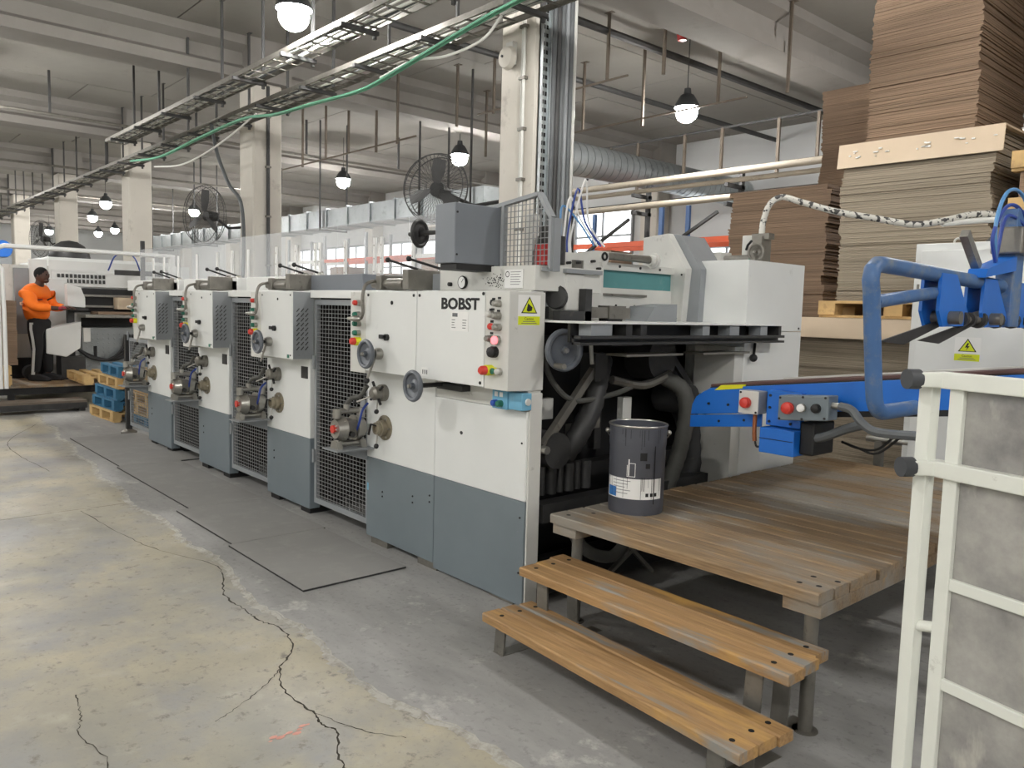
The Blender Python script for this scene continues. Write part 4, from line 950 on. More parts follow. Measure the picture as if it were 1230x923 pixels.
# ================================================================== ink bucket
bx_, by_ = -2.63, 3.215
t = thing('ink_bucket', 'dark grey ink bucket with dripped label standing on the wooden platform', 'bucket', (bx_,by_,PZ))
H = .455; R = .145
B().lathe([(0,.012),(.136,.012),(.137,0),(.141,.0),(R-.002,.03),(R,.34),(R+.003,.36),(R+.003,.38),(R+.002,.40),(R+.005,H),(R-.006,H),(R-.008,.36),(.136,.05),(0,.045)], (bx_,by_,PZ), n=40).build('pail','bucket',t)
B().torus((bx_,by_,PZ+H),(0,0,1),R+.004,.0055,40,8).build('rim','steel',t)
B().lathe([(0,.33),(R-.009,.33)], (bx_,by_,PZ), n=30).build('ink_surface','ink',t)
def wrap(a0, a1, z0, z1, r, n, m_, par, nn=10):
    V = []
    for i in range(nn+1):
        a = a0+(a1-a0)*i/nn
        for rr, zz in ((r,z0),(r,z1)): V.append((bx_+rr*math.cos(a), by_+rr*math.sin(a), PZ+zz))
    return B().add(V, [(2*i,2*i+2,2*i+3,2*i+1) for i in range(nn)], True).build(n,m_,par)
CA = -.88   # bearing of the camera side
lb = wrap(CA-1.25, CA+1.0, .085, .19, R+.0012, 'paper_label', 'paper', t, 18)
wrap(CA-1.2, CA-.75, .09, .14, R+.0016, 'label_band', 'label_blue', lb)
for k in range(5): wrap(CA-.9, CA-.2-.1*(k%3), .175-k*.016, .178-k*.016, R+.0018, 'print', 'text_grey', lb, 5)
for k in range(3): wrap(CA+.33+k*.17, CA+.44+k*.17, .1, .118, R+.002, 'hazard_mark', 'ink', lb, 3)
random.seed(5)
for k in range(26):
    a = random.choice((random.uniform(CA+.1,CA+.95), random.uniform(CA-1.2,CA+.2))); z1 = random.choice((H-.005,.2,.19)); l_ = random.uniform(.03,.11) if z1 > .3 else random.uniform(.05,.12)
    w_ = random.uniform(.006,.018); wrap(a, a+w_, max(.04,z1-l_), z1, R+.004 if z1 > .3 else R+.0022, 'ink_drip', 'ink', t, 2)
wrap(CA+.62, CA+.66, .06, .36, R+.0035, 'ink_drip', 'ink', t, 2); wrap(CA+.1, CA+.34, .285, .325, R+.002, 'stencil_print', 'ink', t, 4); wrap(CA+.3, CA+.46, .245, .27, R+.002, 'stencil_print', 'ink', t, 4)
for a0, a1, z0, z1 in ((-.35,-.33,.2,.26),(-.35,-.05,.2,.203),(-.07,-.05,.2,.27),(-.3,-.05,.268,.271),(-.3,-.26,.205,.29)): wrap(CA+a0, CA+a1, z0, z1, R+.0015, 'pictogram_line', 'paper', t, 3)
for s in (-1.55,1.55):
    a = CA+s; p = (bx_+(R+.012)*math.cos(a), by_+(R+.012)*math.sin(a), PZ+.415); B().ball(p,.014,8,6).build('handle_lug','steel',t)
hp = []
for i in range(13):
    a = CA+1.55+(PI*1.0+.04)*i/12; hp.append((bx_+(R+.016)*math.cos(a), by_+(R+.016)*math.sin(a), PZ+.415-.10*math.sin(PI*i/12)))
B().tube(hp,.0035,6).build('wire_handle','steel',t)

# ================================================================== blue conveyor
t = thing('belt_conveyor', 'blue steel belt conveyor with red stop buttons over the wooden platform', 'conveyor', (-1.6,3.85,0))
sl = .128     # rise per metre towards +x
zc = lambda x: (x+2.585)*sl
xl, xr_ = -2.585, -.4
def side(x0_, x1_, z0, z1, y0, y1, n, m_, round_=False):
    P = [(x0_,z0+zc(x0_)),(x1_,z0+zc(x1_))]+[(x1_,z1+zc(x1_))]
    if round_: P += [(x0_+.12,z1+zc(x0_+.12)),(x0_+.07,z1-.012+zc(x0_)),(x0_+.03,z1-.04+zc(x0_)),(x0_+.006,z1-.085+zc(x0_))]
    else: P += [(x0_,z1+zc(x0_))]
    return B().prism(P,'y',y0,y1).build(n,m_,t,.003)
side(xl,xr_,1.055,1.195,3.6,3.612,'side_plate','blue_paint',True); side(xl,-2.15,.985,1.05,3.596,3.608,'lower_plate','blue_paint'); side(xl,xr_,1.05,1.195,4.08,4.092,'side_plate','blue_paint',True)
side(-1.95,xr_,1.03,1.06,3.6,3.62,'bottom_edge','black_metal')
side(xl+.1,xr_,1.2,1.215,3.63,4.07,'belt','belt'); side(xl+.1,xr_,1.17,1.2,3.625,4.075,'belt_bed','black_metal')
B().cyl((xl+.07,3.62,1.12),(xl+.07,4.08,1.12),.06,n=18).build('end_roller','dark_metal',t); side(-2.3,xr_,1.212,1.225,4.05,4.09,'belt_guide','offwhite')
B().prism([(-2.44,1.20),(-2.27,1.225),(-2.27,1.245),(-2.40,1.23)],'y',3.598,3.63).build('yellow_corner','yellow',t)
for x, z in ((-2.47,1.12),(-2.35,1.12),(-2.25,1.12),(-2.4,1.03),(-2.25,1.045)): B().cyl((x,3.6,z+zc(x)*.4),(x,3.592,z+zc(x)*.4),.007,n=8).build('bolt','black_metal',t)
B().prism([(-2.205,1.19),(-2.18,1.175),(-2.17,1.2),(-2.2,1.215)],'y',3.5985,3.6).prism([(-2.19,1.1),(-2.165,1.1),(-2.165,1.13),(-2.19,1.13)],'y',3.5985,3.6).build('chipped_paint','paper',t)
B().box(-2.105,-1.92,3.56,3.6,1.06,1.235).box(-2.10,-1.915,3.5,3.62,.93,1.055).build('motor_mount','blue_paint',t,.004); B().box(-2.1,-1.92,3.498,3.5,1.0,1.003).build('mount_seam','black_metal',t); B().box(-1.915,-1.84,3.55,3.75,.94,1.1).build('drive_motor','black_metal',t,.01)
B().box(-2.09,-1.93,3.557,3.56,1.045,1.055).build('mount_slot','black_hole',t)
for x, z in ((-2.085,1.21),(-2.085,1.15),(-2.085,1.08),(-1.97,1.08)): B().cyl((x,3.56,z),(x,3.554,z),.007,n=8).build('bolt','black_metal',t)
o = B().box(-2.235,-2.125,3.52,3.6,1.11,1.225).build('stop_station','mid_grey',t,.006); B().box(-2.235,-2.125,3.514,3.52,1.11,1.225).build('stop_station_lid','offwhite',t,.002)
button(t,-2.19,1.165,.024,'red',3.514,'red',.03,'stop_button')
for x, z in ((-2.225,1.215),(-2.135,1.12)): B().cyl((x,3.514,z),(x,3.511,z),.006,n=6).build('screw','black_metal',t)
B().tube(spl([(-2.165,3.56,1.11),(-2.165,3.56,1.02),(-2.16,3.56,.97)],4),.011,8).build('cable_gland','orange_tape',t); B().tube(spl([(-2.16,3.56,.975),(-2.14,3.55,.945),(-2.1,3.55,.96)],4),.006,6).build('cable','black_rubber',t)
o = B().prism([(-1.985,1.105),(-1.735,1.13),(-1.735,1.245),(-1.985,1.225)],'y',3.46,3.555).build('push_button_station','grey_paint',t,.006)
button(t,-1.93,1.17,.025,'red',3.46,'red',.03,'stop_button'); button(t,-1.86,1.178,.018,'paper',3.46,'steel',.025); button(t,-1.79,1.183,.019,'black_rubber',3.46,'black_metal',.025)
for x, z in ((-1.975,1.215),(-1.86,1.228),(-1.75,1.235),(-1.975,1.115),(-1.86,1.125),(-1.75,1.14)): B().cyl((x,3.46,z),(x,3.457,z),.006,n=6).build('screw','black_metal',t)
B().cyl((-1.735,3.5,1.2),(-1.70,3.5,1.2),.016,n=10).build('cable_gland','steel',t); B().tube(spl([(-1.70,3.5,1.2),(-1.64,3.49,1.19),(-1.58,3.47,1.14),(-1.5,3.46,1.11),(-1.3,3.45,1.12)],5),.02,8).build('control_cable','cable_grey',t)
B().tube(spl([(-1.88,3.58,1.02),(-1.8,3.57,1.04),(-1.7,3.57,1.09),(-1.62,3.57,1.12)],5),.022,8).build('motor_cable','cable_grey',t)
for k in range(2): B().tube(spl([(-1.8,3.75,1.0),(-1.7,3.72,.985),(-1.6,3.7,1.0-.02*k),(-1.5+.03*k,3.68,1.1)],5),.006,6).build('loose_wire','black_rubber',t)
for x in (-.6,): 
    for y in (3.66,4.03): B().box(x,x+.06,y,y+.06,0,1.3).build('leg','blue_paint',t)
tag(B().cyl((-2.62,5.85,.72),(-1.2,5.85,.73),.024,n=12).build('steel_tube','steel'), 'horizontal bright steel tube behind the far edge of the platform', 'tube')
bpy.data.objects['steel_tube'].name = 'steel_tube'
B().box(-2.55,-2.5,5.82,5.88,0,.71).build('post','dull_steel',bpy.data.objects['steel_tube']); B().box(-1.3,-1.25,5.82,5.88,0,.71).build('post','dull_steel',bpy.data.objects['steel_tube'])

# ================================================================== blue pipe arm with clamps
t = thing('lifting_arm', 'bent blue pipe arm with clamps and fork blades above the conveyor', 'lifting arm', (-1.36,3.2,1.2))
r = .031; X = -1.36
B().tube([(X,3.46,1.235),(X,3.16,1.235)]+[(X,3.16-.09*math.sin(a),1.325-.09*math.cos(a)) for a in (.2,.5,.8,1.1,1.4)]+[(X,3.05,1.4),(X,2.99,1.70),(X,2.975,1.745),(X,2.985,1.785),(X,3.02,1.805),(X,3.08,1.807),(X,5.3,1.755)],r,14).build('bent_pipe','blue_pipe',t)
B().cyl((X,3.02,1.665),(X,3.66,1.725),.026,n=12).build('brace_pipe','blue_pipe',t)
for i, y in enumerate((3.62,4.12,4.62,5.1)):
    o = B().prism([(y-.06,1.80),(y+.1,1.80),(y+.28,1.615),(y+.22,1.58),(y-.02,1.575),(y-.07,1.64)],'x',X+.02,X+.034).prism([(y-.06,1.80),(y+.1,1.80),(y+.28,1.615),(y+.22,1.58),(y-.02,1.575),(y-.07,1.64)],'x',X-.05,X-.036).build('clamp_plate','blue_paint',t)
    B().cyl((X-.06,y+.05,1.615),(X+.08,y+.05,1.615),.028,n=12).build('pin','dull_steel',o)
B().cyl((X+.01,3.66,1.61),(X+.01,5.3,1.60),.018,n=10).build('drive_shaft','dull_steel',t)
for i in range(14):
    y = 3.72+i*.115; B().cyl((X+.01,y,1.61),(X+.01,y+.03,1.61),.04 if i%2 else .032,n=12).build('collar','dark_metal',t)
for y, ln in ((3.62,.5),(3.98,.56)): B().prism([(y+.06,1.60),(y+.12,1.585),(y-.28,1.50),(y-.5,1.515)],'x',X-.02,X-.012).build('fork_blade','dark_metal',t)
B().box(X-.03,X+.05,4.38,4.52,1.58,2.15).build('upright','blue_pipe',t,.006); o = B().box(X-.05,X+.09,4.34,4.54,1.93,2.06).build('clamp_block','dull_steel',t,.01); B().cyl((X+.09,4.4,1.99),(X+.11,4.4,1.99),.03,n=10).build('bolt','dark_metal',o); B().cyl((X+.09,4.5,1.97),(X+.11,4.5,1.97),.026,n=10).build('bolt','dark_metal',o)
B().prism([(3.98,1.80),(4.0,1.84),(4.38,1.92),(4.38,1.85)],'x',X-.02,X+.06).build('blue_bracket','blue_paint',t); B().bar((X+.0,3.86,1.99),(X,4.04,1.85),.035,.04).build('air_cylinder','steel',t)
for k, (yy, zz) in enumerate(((4.12,2.05),(4.15,2.12),(4.2,2.0))): B().tube(spl([(X+.03,4.18,1.88),(X+.03,yy,zz-.05),(X+.03,4.28,zz+.1),(X+.05,4.45,zz+.08),(X+.1,4.56,1.95),(X+.1,4.5,1.82)],6),.009,6).build('air_hose',('blue_hose','pale_blue_hose','blue_hose')[k],t)
B().box(X-.015,X+.085,5.25,5.35,0,1.85).build('mast','blue_paint',t)

# ================================================================== white cabinet with caution sticker
t = thing('electrical_cabinet', 'tall white electrical cabinet with caution sticker behind the blue arm', 'cabinet', (-1.7,6.05,0))
B().box(-2.36,-1.05,5.83,6.35,.0,2.13).build('body','white_paint',t,.006); B().box(-2.31,-1.1,5.80,5.83,.1,2.08).build('door','white_paint',t,.006)
B().torus((-2.15,6.0,2.15),(0,1,0),.025,.007,14,6).build('lifting_eye','offwhite',t)
caution(t, -1.97, 5.80, 1.335, .16, .16, 'y')
# rust smear, hinge
B().box(-2.33,-2.31,5.81,5.83,1.75,1.85).build('hinge','dull_steel',t); B().box(-2.33,-2.31,5.81,5.83,.4,.5).build('hinge','dull_steel',t)

# ================================================================== white frame in the foreground
t = thing('white_tube_frame', 'white square tube frame with cloudy sheet panels in the right foreground', 'frame', (-.80,2.10,0), -.248, world=False)
tw = .036
def tb(a, b_, n='tube', w_=tw): return B().bar(a, b_, w_, w_).build(n,'frame_white',t,.003)
tb((.01,0,0),(.01,0,1.44),'outer_post'); tb((.085,.01,0),(.085,.01,1.44),'inner_post'); tb((.94,0,0),(.94,0,1.44),'inner_post')
for z, n in ((1.455,'top_rail'),(1.235,'rail')): tb((.03,.0,z),(1.0,.0,z),n,.04)
for z in (.955,.70,.42,.15): tb((.1,.01,z),(.93,.01,z),'rail',.03)
B().cyl((.01,0,.82),(.085,.01,.835),.014,n=10).build('link_tube','frame_white',t)
for z in (1.455,1.235):
    tb((.012,-.05,z),(.045,.0,z),'stub_tube',.036); o = B().cyl((.0,-.078,z),(.01,-.048,z),.025,n=20).build('end_cap','end_cap',t)
for za, zb in ((1.255,1.435),(.97,1.215),(.715,.94),(.435,.685),(.165,.405)): B().box(.1,.925,.006,.012,za,zb).build('cloudy_panel','cloudy_sheet',t)

# ================================================================== cardboard stacks
def card_stack(label, x0, x1, y0, y1, z0, z1, matn='card', seed=1, skew=.03, n_sheet=6, bundle=.085, group='stacks of flat cardboard', jitter=.008):
    random.seed(seed); t = thing('cardboard_stack', label, 'cardboard', (x0,y0,z0), group=group); z = z0; i = 0
    while z < z1-.01:
        h = min(bundle*random.uniform(.8,1.25), z1-z); b = B(); dx = random.uniform(-skew,skew)*.5+skew*.4*math.sin(i*.5); dy = random.uniform(-jitter,jitter); n = max(2, int(h/.014))
        for k in range(n):
            a = z+h*k/n; c = z+h*(k+1)/n-.002; jx = random.uniform(-jitter,jitter); jy = random.uniform(-jitter*.7,jitter*.4)
            b.box(x0+dx+jx, x1+dx+jx+random.uniform(-.004,.004), y0+dy+jy, y1+dy, a, c)
        b.build('sheet_bundle', matn, t); z += h; i += 1
    return t
def pallet_mesh():
    w_ = B()
    for k in range(5): w_.box(0,1.2,.0+k*.19,.1+k*.19,.122,.144)
    for k in range(3): w_.box(k*.53,k*.53+.14,0,.86,.1,.122)
    for k in range(3):
        for j in range(3): w_.box(k*.53,k*.53+.14,j*.36,j*.36+.14,.022,.1)
    for j in range(3): w_.box(0,1.2,j*.36,j*.36+.1,0,.022)
    return w_
PROT = {}
def pallet(label, loc, rz=0, matn='pallet_wood', sc=1, group='pallets'):
    key = (matn, sc)
    if key not in PROT:
        parts = []
        def add(n, b):
            me = b.mesh(n); me.materials.append(MATS[matn]); me.transform(Matrix.Diagonal((sc,sc,1,1))); parts.append((n, me))
        for k in range(5): add('deck_board', B().box(0,1.2,k*.185,.1+k*.185,.122,.144))
        for k in range(3): add('stringer_board', B().box(k*.53,k*.53+.14,0,.84,.1,.122))
        for k in range(3):
            for j in range(3): add('block', B().box(k*.53,k*.53+.14,j*.35,j*.35+.14,.022,.1))
        for j in range(3): add('bottom_board', B().box(0,1.2,j*.35+.02,j*.35+.12,0,.022))
        PROT[key] = parts
    t = thing('pallet', label, 'pallet', loc, rz, group, world=False)
    for n, me in PROT[key]:
        o = bpy.data.objects.new(n, me); C.objects.link(o); o.parent = t
    return t
# low stack with the pale cover, pallet, stack above, stack on top
card_stack('low grey brown cardboard stack under the pale cover, behind the blue conveyor', -3.85, -2.5, 6.6, 7.8, .15, 1.42, 'card_grey', 3, .02)
pallet('wooden pallet under the low cardboard stack behind the conveyor', (-3.8,6.62,.0), 0, 'pallet_wood', 1.08)
o = tag(B().prism([(6.5,1.43),(6.515,1.43),(6.535,1.585),(7.8,1.59),(7.8,1.605),(6.52,1.6)],'x',-3.9,-2.45).build('cover_sheet','card_face'), 'pale folded cover sheet between the two cardboard stacks', 'cardboard'); origin_to(o,(-3.2,7,1.43))
B().box(-3.85,-2.5,6.62,7.8,1.42,1.575).build('packing','card_grey',o)
pallet('wooden pallet carrying the wide cardboard stack with pale cover', (-3.5,6.68,1.605), 0, 'pallet_wood', 1.08)
card_stack('wide grey brown cardboard stack with a pale top sheet folded over its front', -3.36, -2.19, 6.7, 7.9, 1.75, 3.05, 'card_grey', 5, .025)
o = tag(B().prism([(6.66,2.87),(6.672,2.87),(6.69,3.055),(7.9,3.06),(7.9,3.075),(6.68,3.07)],'x',-3.40,-2.13).build('cover_sheet','card_face'), 'pale brown top sheet folded over the wide cardboard stack', 'cardboard'); origin_to(o,(-2.8,7.2,2.87))
B().box(-3.36,-2.17,6.7,7.9,3.045,3.056).build('packing','card_grey',o)
tp = B()
random.seed(2)
for k in range(22):
    x = random.choice((-3.25,-3.05,-2.72,-2.45,-2.35,-2.25))+random.uniform(-.06,.06); z = random.uniform(2.94,3.0); tp.box(x,x+random.uniform(.01,.04),6.655,6.664,z,z+random.uniform(.004,.012))
tp.build('torn_tape','paper',o,kind='stuff')
card_stack('topmost tall brown cardboard stack reaching out of the picture', -3.32, -2.45, 7.0, 8.1, 3.076, 5.0, 'card', 7, .02)
card_stack('brown cardboard stack on the right edge behind the topmost stack', -2.36, -1.0, 8.3, 9.4, 0, 4.9, 'card', 8, .02)
card_stack('brown cardboard stack standing right behind the feeder cabinet', -4.9, -3.82, 7.35, 8.5, .15, 2.88, 'card', 9, .035)
pallet('wooden pallet under the cardboard stack behind the feeder', (-5.0,7.4,0), 0, 'pallet_wood', 1.0)
card_stack('tallest dark brown cardboard stack at the back beside the pipe rack', -4.75, -3.4, 8.9, 10.1, 0, 4.2, 'card', 10, .03)
for k in range(9):
    pallet('wooden pallet in the pile at the right edge, %s from the floor' % ('first','second','third','fourth','fifth','sixth','seventh','eighth','ninth')[k], (-2.05,6.6,.01+k*.336), .02*(k%3), 'pallet_wood', 1.0, 'pallets piled at the right edge')
    if k < 8:
        pass
for k in range(8):
    o = tag(B().box(-2.0,-1.0,6.65,7.4,.155+k*.336,.155+k*.336+.188).build('wrapped_bundle','card'), 'brown wrapped bundle between pallets at the right edge, %s from the floor' % ('first','second','third','fourth','fifth','sixth','seventh','eighth')[k], 'bundle', 'bundles between pallets'); origin_to(o,(-1.5,7,.155+k*.336))

# ================================================================== rubber mats on the floor
for i, (xa, xb, ya, yb) in enumerate(((-5.0,-3.95,1.99,2.67),(-6.08,-5.006,2.02,2.69),(-8.0,-6.086,2.12,2.7),(-9.95,-8.006,2.15,2.9))):
    t = thing('floor_mat', ['grey rubber floor mat nearest the camera in front of the lettered unit','second grey rubber floor mat from the camera','third grey rubber floor mat from the camera','farthest grey rubber floor mat with a curled corner'][i], 'mat', (xa,ya,.006), group='rubber mats along the press')
    B().box(xa,xb,ya,yb,.016,.02).build('mat_top','mat_rubber',t); B().box(xa,xb,ya,yb,.006,.016).build('mat_base','mat_edge',t)

# ================================================================== far left: pallets, walkway, second machine
random.seed(4)
for k, m_ in enumerate(('pallet_wood','pallet_blue','pallet_blue','pallet_wood','pallet_blue')):
    pallet('%s pallet, %s of the pile at the far end of the press' % (('weathered wooden','blue','blue','light wooden','blue')[k], ('lowest','second','third','fourth','topmost')[k]), (-11.9+.03*k,2.82+.03*k,.007+k*.146), .05-.02*k, m_, .78, 'pallets piled by the press')
for k, m_ in enumerate(('pallet_blue','pallet_wood','pallet_wood','pallet_wood','pallet_wood')):
    pallet('%s pallet, %s of the pile half hidden behind the guard post' % ('blue' if k==0 else 'wooden', ('lowest','second','third','fourth','topmost')[k]), (-11.0+.02*k,3.02,.007+k*.146), .03*(k%2), m_, .75, 'pallets piled behind the post')
pallet('light new wooden pallet lying on the edge of the worker walkway', (-13.9,2.98,.33), -.02, 'pallet_wood', .95)
t = thing('walkway', 'dark worn walkway deck where the worker stands', 'platform', (-15,2,0))
for k in range(14): B().box(-17.0 if k < 7 else -14.7,-13.3,.9+k*.18,1.075+k*.18,.27,.30).build('deck_plank','deck_wood',t)
B().box(-13.42,-13.32,.9,3.4,.17,.27).build('edge_beam','black_metal',t); B().box(-17,-16.9,.9,2.1,0,.27).build('edge_beam','black_metal',t)
for y in (1.0,2.1,3.3): B().box(-13.42,-13.34,y,y+.08,0,.18).build('leg','black_metal',t)
t = thing('walkway_step', 'long low step in front of the worker walkway', 'step', (-12.6,2,0))
B().box(-12.75,-12.36,.6,2.9,.13,.16).build('tread','rust_bar',t); B().box(-12.4,-12.36,.6,2.9,.05,.13).build('front_rail','dark_metal',t)
for y in (.65,2.8): B().box(-12.74,-12.38,y,y+.08,0,.13).build('leg','dark_metal',t)
# carton pile left of the worker
pallet('wooden pallet under the carton pile at the left edge', (-14.45,1.35,.3), 0, 'pallet_wood', .95)
pallet('second wooden pallet under the carton pile at the left edge', (-14.45,1.35,.446), 0, 'pallet_wood', .95)
card_stack('brown carton pile at the left edge beside the worker', -14.4, -13.5, 1.3, 2.26, .592, 1.54, 'card', 12, .02)

t = thing('die_cutter', 'white industrial machine with slotted hood behind the worker', 'machine', (-15.5,3.8,0))
XM = -14.75
def panel(y0,y1,z0,z1,x=XM,d=.05,n='panel',m_='white_paint'): return B().box(x-d,x,y0,y1,z0,z1).build(n,m_,t,.006)
B().box(-17.2,XM-.05,2.95,5.2,.1,2.2).build('body','white_paint',t)
B().prism([(XM-.05,1.78),(XM,1.78),(XM-.02,2.02),(XM-.22,2.26),(XM-1.6,2.26),(XM-1.6,1.78)],'y',2.98,4.95).build('hood','white_paint',t,.01)
for r_ in range(2):
    for k in range(12): B().prism([(XM-.0,1.84+r_*.085),(XM+.008,1.84+r_*.085),(XM+.0,1.90+r_*.085),(XM-.008,1.90+r_*.085)],'y',3.06+k*.062,3.10+k*.062).build('hood_slot','dark_metal',t)
panel(2.90,3.2,.3,1.9,XM+.03,.08,'pillar'); panel(3.2,4.3,1.36,1.76,XM+.01,.05,'dark_opening','black_metal'); panel(3.25,4.25,1.44,1.48,XM+.06,.06,'cross_bar','steel'); panel(3.25,4.2,1.62,1.66,XM+.05,.05,'cross_bar','steel')
panel(3.35,4.2,1.28,1.33,XM+.5,.6,'delivery_table','steel'); panel(3.4,4.2,1.12,1.27,XM+.02,.05,'dark_slot','black_metal')
panel(3.38,4.6,.32,1.11,XM+.12,.2,'lower_guard','galv')
b = B()
for i in range(14):
    for j in range(9): b.ball((XM+.122,3.45+i*.085,.4+j*.075),.016,6,4,(.3,1,1))
b.build('tread_pattern','galv',t,kind='stuff')
panel(3.55,3.60,.62,.8,XM+.135,.02,'guard_handle','black_metal'); panel(3.9,4.25,1.42,1.62,XM+.3,.3,'carton_in_delivery','card_face'); panel(3.55,4.3,1.335,1.38,XM+.45,.5,'sheet_pile','card')
panel(2.45,2.66,1.0,2.05,XM,.05,'grey_door','mid_grey'); panel(2.66,2.92,.4,2.2,XM-.02,.05,'door_post','white_paint'); B().box(-17.2,XM-.05,2.3,2.95,.3,2.1).build('rear_body','offwhite',t)
for k in range(5): panel(2.66,2.9,.75+k*.07,.79+k*.07,XM+.01,.02,'louvre','mid_grey')
panel(2.35,2.9,.3,.62,XM+.15,.15,'motor_block','black_metal'); B().cyl((XM+.2,2.6,.4),(XM+.4,2.6,.4),.12,n=14).build('motor','dark_metal',t)
panel(4.1,4.16,1.6,2.55,XM+.9,.06,'black_post','dark_metal'); panel(3.7,4.6,1.98,2.06,XM+.9,.05,'gripper_bar','dark_metal')
for k in range(4): B().tube(spl([(XM+.3,4.0+k*.06,1.0),(XM+.28,3.95+k*.06,.75),(XM+.25,3.75+k*.05,.58),(XM+.2,3.5+k*.03,.6),(XM+.18,3.3,.75)],5),.022,8).build('cable','black_rubber',t)
B().tube(spl([(XM+.8,4.13,2.0),(XM+.8,4.0,2.3),(XM+.8,3.75,2.3),(XM+.7,3.65,2.05)],5),.012,6).build('air_hose','blue_hose',t)
t = thing('operator_console', 'white operator console with tilted screen head in front of the worker', 'console', (-14.1,3.1,.3))
B().prism([(2.74,1.10),(3.24,1.22),(3.22,.80),(3.02,.66),(2.74,.72)],'x',-14.35,-14.05).build('console_box','white_paint',t,.012)
B().prism([(3.08,1.82),(3.28,1.76),(3.34,1.6),(3.34,1.44),(3.08,1.46)],'x',-14.38,-14.2).build('screen_head','white_paint',t,.01); B().box(-14.4,-14.3,3.1,3.2,.3,1.5).build('stem','dark_metal',t); B().box(-14.45,-14.1,2.95,3.3,.3,.66).build('base_cabinet','dark_metal',t)
B().box(-14.46,-14.06,2.9,3.35,1.40,1.43).build('hand_bar','dark_metal',t); B().box(-14.1,-14.055,3.27,3.37,.9,1.12).build('side_plate','offwhite',t)
t = thing('guard_rail', 'white round guard rail above the far machine at left', 'rail', (-13.0,2.0,.3))
B().tube([(-13.0,1.96,.3),(-13.0,1.96,2.22),(-13.0,2.0,2.27),(-13.0,2.06,2.29),(-13.0,4.3,2.28)],.033,10).build('rail_pipe','white_rail',t); B().tube([(-13.0,1.4,2.0),(-13.0,1.98,2.02),(-13.0,2.02,1.98),(-13.0,2.03,1.4),(-13.0,2.03,.3)],.028,10).build('rail_loop','white_rail',t)
tag(B().box(-13.04,-12.96,4.26,4.34,0,2.3).build('rail_post','white_rail',bpy.data.objects['guard_rail']) and bpy.data.objects['guard_rail'],'white round guard rail above the far machine at left','rail')
t = thing('covered_machine', 'dark draped machine top with blue drum beyond the far machine', 'machine', (-18.5,3.4,0))
B().ball((-18.6,4.1,2.4),.5,12,8,(.9,.8,.75)).build('cover_cloth','dark_metal',t); B().box(-19,-18,3.4,5.0,0,2.3).build('body','mid_grey',t); B().cyl((-18.5,2.85,2.5),(-18.2,2.85,2.5),.17,n=16).build('blue_drum','blue_paint',t); B().box(-18.6,-18.2,2.8,3.0,0,2.35).build('drum_stand','mid_grey',t)

# ================================================================== the worker
t = W = thing('person', 'worker in orange sweatshirt and black striped trousers reaching to the console', 'person', (-14.12,2.66,.30), math.radians(47), world=False)
def skin(name, V, E, R, matn, par, root=0, sub=2):
    me = bpy.data.meshes.new(name); me.from_pydata(V, E, []); me.materials.append(MATS[matn])
    o = bpy.data.objects.new(name, me); C.objects.link(o); o.parent = par
    m = o.modifiers.new('skin', 'SKIN'); m.use_smooth_shade = True
    for i, r in enumerate(R):
        d = me.skin_vertices[0].data[i]; d.radius = (r, r) if not isinstance(r, tuple) else r; d.use_root = (i == root)
    s = o.modifiers.new('sub', 'SUBSURF'); s.levels = sub; s.render_levels = sub
    return o
# +x is forward, -y is the worker's right side (towards the camera)
hipR, hipL = (0,-.09,.92), (0,.09,.92)
V = [(0,0,.95),(-.02,0,1.12),(-.03,0,1.32),(.0,0,1.44),(.03,0,1.50),(.05,0,1.58),(.06,0,1.66),
     (-.02,-.19,1.38),(.10,-.25,1.16),(.36,-.19,1.13),(.44,-.17,1.13),
     (-.02,.19,1.38),(.10,.24,1.16),(.32,.15,1.14),(.40,.13,1.14),
     hipR,(.03,-.10,.5),(-.02,-.11,.08),(.15,-.12,.03),hipL,(.06,.10,.5),(.06,.11,.08),(.24,.12,.03)]
E_ = [(0,1),(1,2),(2,3),(3,4),(4,5),(5,6),(3,7),(7,8),(8,9),(9,10),(3,11),(11,12),(12,13),(13,14),(0,15),(15,16),(16,17),(17,18),(0,19),(19,20),(20,21),(21,22)]
n0 = len(V); Rr = [.09,.09,.09,.07,.055,.075,.06,.05,.04,.035,.03,.05,.04,.035,.03,.085,.06,.04,.03,.085,.06,.04,.03]
for hx, hy, hz in ((.44,-.17,1.13),(.40,.13,1.14)):          # hands: four fingers and a thumb, each its own chain from the palm
    h = 10 if hy < 0 else 14
    for k, L_ in enumerate((.07,.08,.075,.06)):
        V += [(hx+.04,hy-.03+k*.02,hz+.005),(hx+.04+L_*.6,hy-.03+k*.02,hz-.005),(hx+.03+L_,hy-.03+k*.02,hz-.03)]; q = len(V); E_ += [(h,q-3),(q-3,q-2),(q-2,q-1)]; Rr += [.011,.010,.008]
    s_ = 1 if hy < 0 else -1
    V += [(hx+.01,hy+s_*.045,hz),(hx+.05,hy+s_*.055,hz-.02)]; q = len(V); E_ += [(h,q-2),(q-2,q-1)]; Rr += [.011,.009]
body = skin('body', V, E_, Rr, 'skin', t)
hd = B().ball((.07,0,1.625),.105,20,14,(1.0,.84,1.12)).ball((.172,0,1.615),.02,8,6,(.9,.8,1.2)).ball((.06,-.09,1.615),.026,8,6,(.7,.4,1.1)).ball((.06,.09,1.615),.026,8,6,(.7,.4,1.1)).ball((.12,0,1.545),.06,12,8,(.9,.8,.6)).build('head','skin',t)
for s_ in (-1,1): B().ball((.16,s_*.035,1.64),.011,8,6).build('eye','hair',hd)
B().box(.163,.176,-.028,.028,1.562,1.57).build('mouth','hair',hd)
B().ball((.058,0,1.648),.108,18,12,(.98,.86,1.0)).build('hair','hair',t)
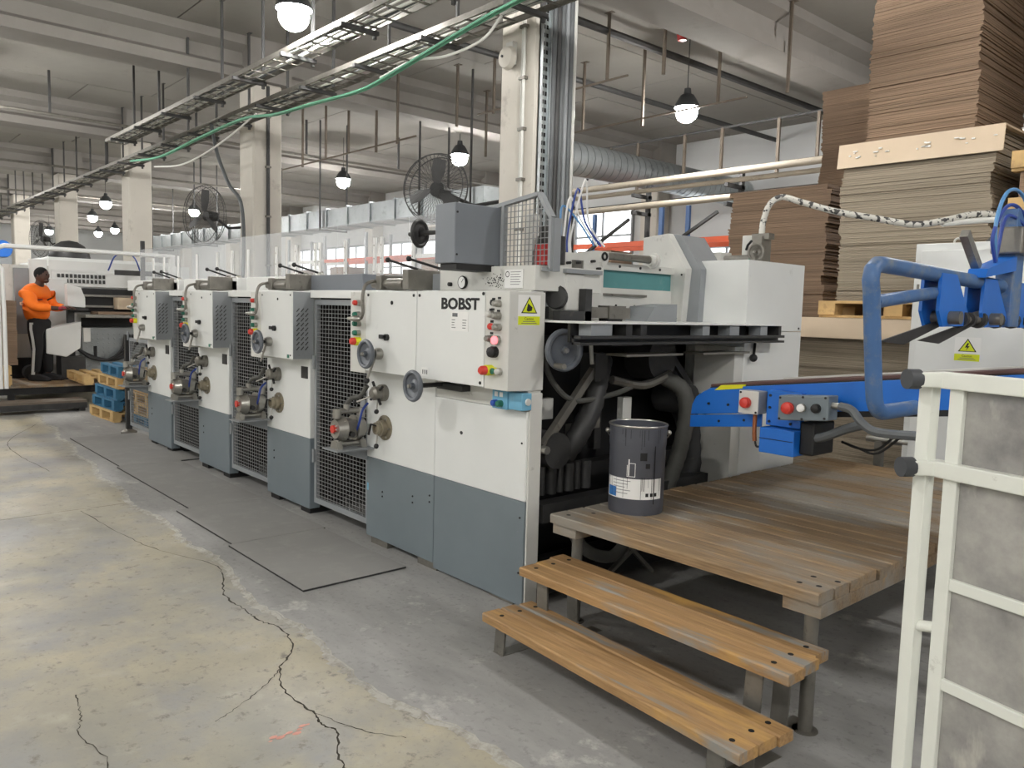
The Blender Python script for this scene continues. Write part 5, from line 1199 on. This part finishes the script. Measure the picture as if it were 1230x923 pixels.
sh = skin('sweatshirt', [(0,0,.90),(-.03,0,1.06),(-.05,0,1.26),(-.02,0,1.42),(.02,0,1.50),(-.03,-.19,1.36),(.08,-.26,1.14),(.35,-.195,1.13),(-.03,.19,1.36),(.08,.25,1.14),(.31,.155,1.14)],
     [(0,1),(1,2),(2,3),(3,4),(3,5),(5,6),(6,7),(3,8),(8,9),(9,10)], [(.17,.18),(.185,.2),(.19,.215),(.14,.15),.075,.115,.092,.058,.115,.092,.058], 'shirt', t)
B().add([(-.045+.203*math.cos(a),.218*math.sin(a),z) for a in [1.9+i*.245 for i in range(11)] for z in (1.165,1.21)]+[(-.045+.19*math.cos(a),.2*math.sin(a),z) for a in [1.9+i*.245 for i in range(11)] for z in (1.165,1.21)], [(2*i,2*i+2,2*i+3,2*i+1) for i in range(10)]+[(22+2*i,22+2*i+1,22+2*i+3,22+2*i+2) for i in range(10)]+[(0,1,23,22),(20,42,43,21)]+[(2*i,22+2*i,22+2*i+2,2*i+2) for i in range(10)]+[(2*i+1,2*i+3,22+2*i+3,22+2*i+1) for i in range(10)]).build('reflective_band','reflective',sh)
tr = skin('trousers', [(0,0,1.0),(0,0,.92),(-.005,-.085,.82),(.03,-.10,.5),(-.01,-.11,.1),(-.005,.085,.82),(.06,.10,.5),(.07,.11,.1)], [(0,1),(1,2),(2,3),(3,4),(1,5),(5,6),(6,7)],
     [(.15,.16),(.155,.17),.125,.09,.066,.125,.09,.066], 'trousers', t)
st = B()
P = [(.0,-.2,.9),(.0,-.205,.8),(.02,-.198,.65),(.03,-.19,.5),(.01,-.184,.3),(-.01,-.178,.1)]
for a, c in zip(P, P[1:]): st.add([(a[0]-.02,a[1],a[2]),(a[0]+.025,a[1],a[2]),(c[0]+.025,c[1],c[2]),(c[0]-.02,c[1],c[2])],[(0,1,2,3)])
for a, c in zip(P, P[1:]): st.add([(a[0]-.02,a[1]+.02,a[2]),(a[0]+.025,a[1]+.02,a[2]),(c[0]+.025,c[1]+.02,c[2]),(c[0]-.02,c[1]+.02,c[2])],[(0,1,2,3)])
st.build('side_stripe','stripe',tr)
for y, x in ((-.11,-.02),(.11,.06)): B().prism([(x-.08,0),(x+.24,0),(x+.25,.04),(x+.17,.075),(x+.07,.11),(x-.07,.11),(x-.09,.05)],'y',y-.05,y+.05).build('shoe','shoe',t,.02,3)
B().ball((.47,-.165,1.13),.055,10,8,(1.25,.85,.6)).build('glove','glove',t)
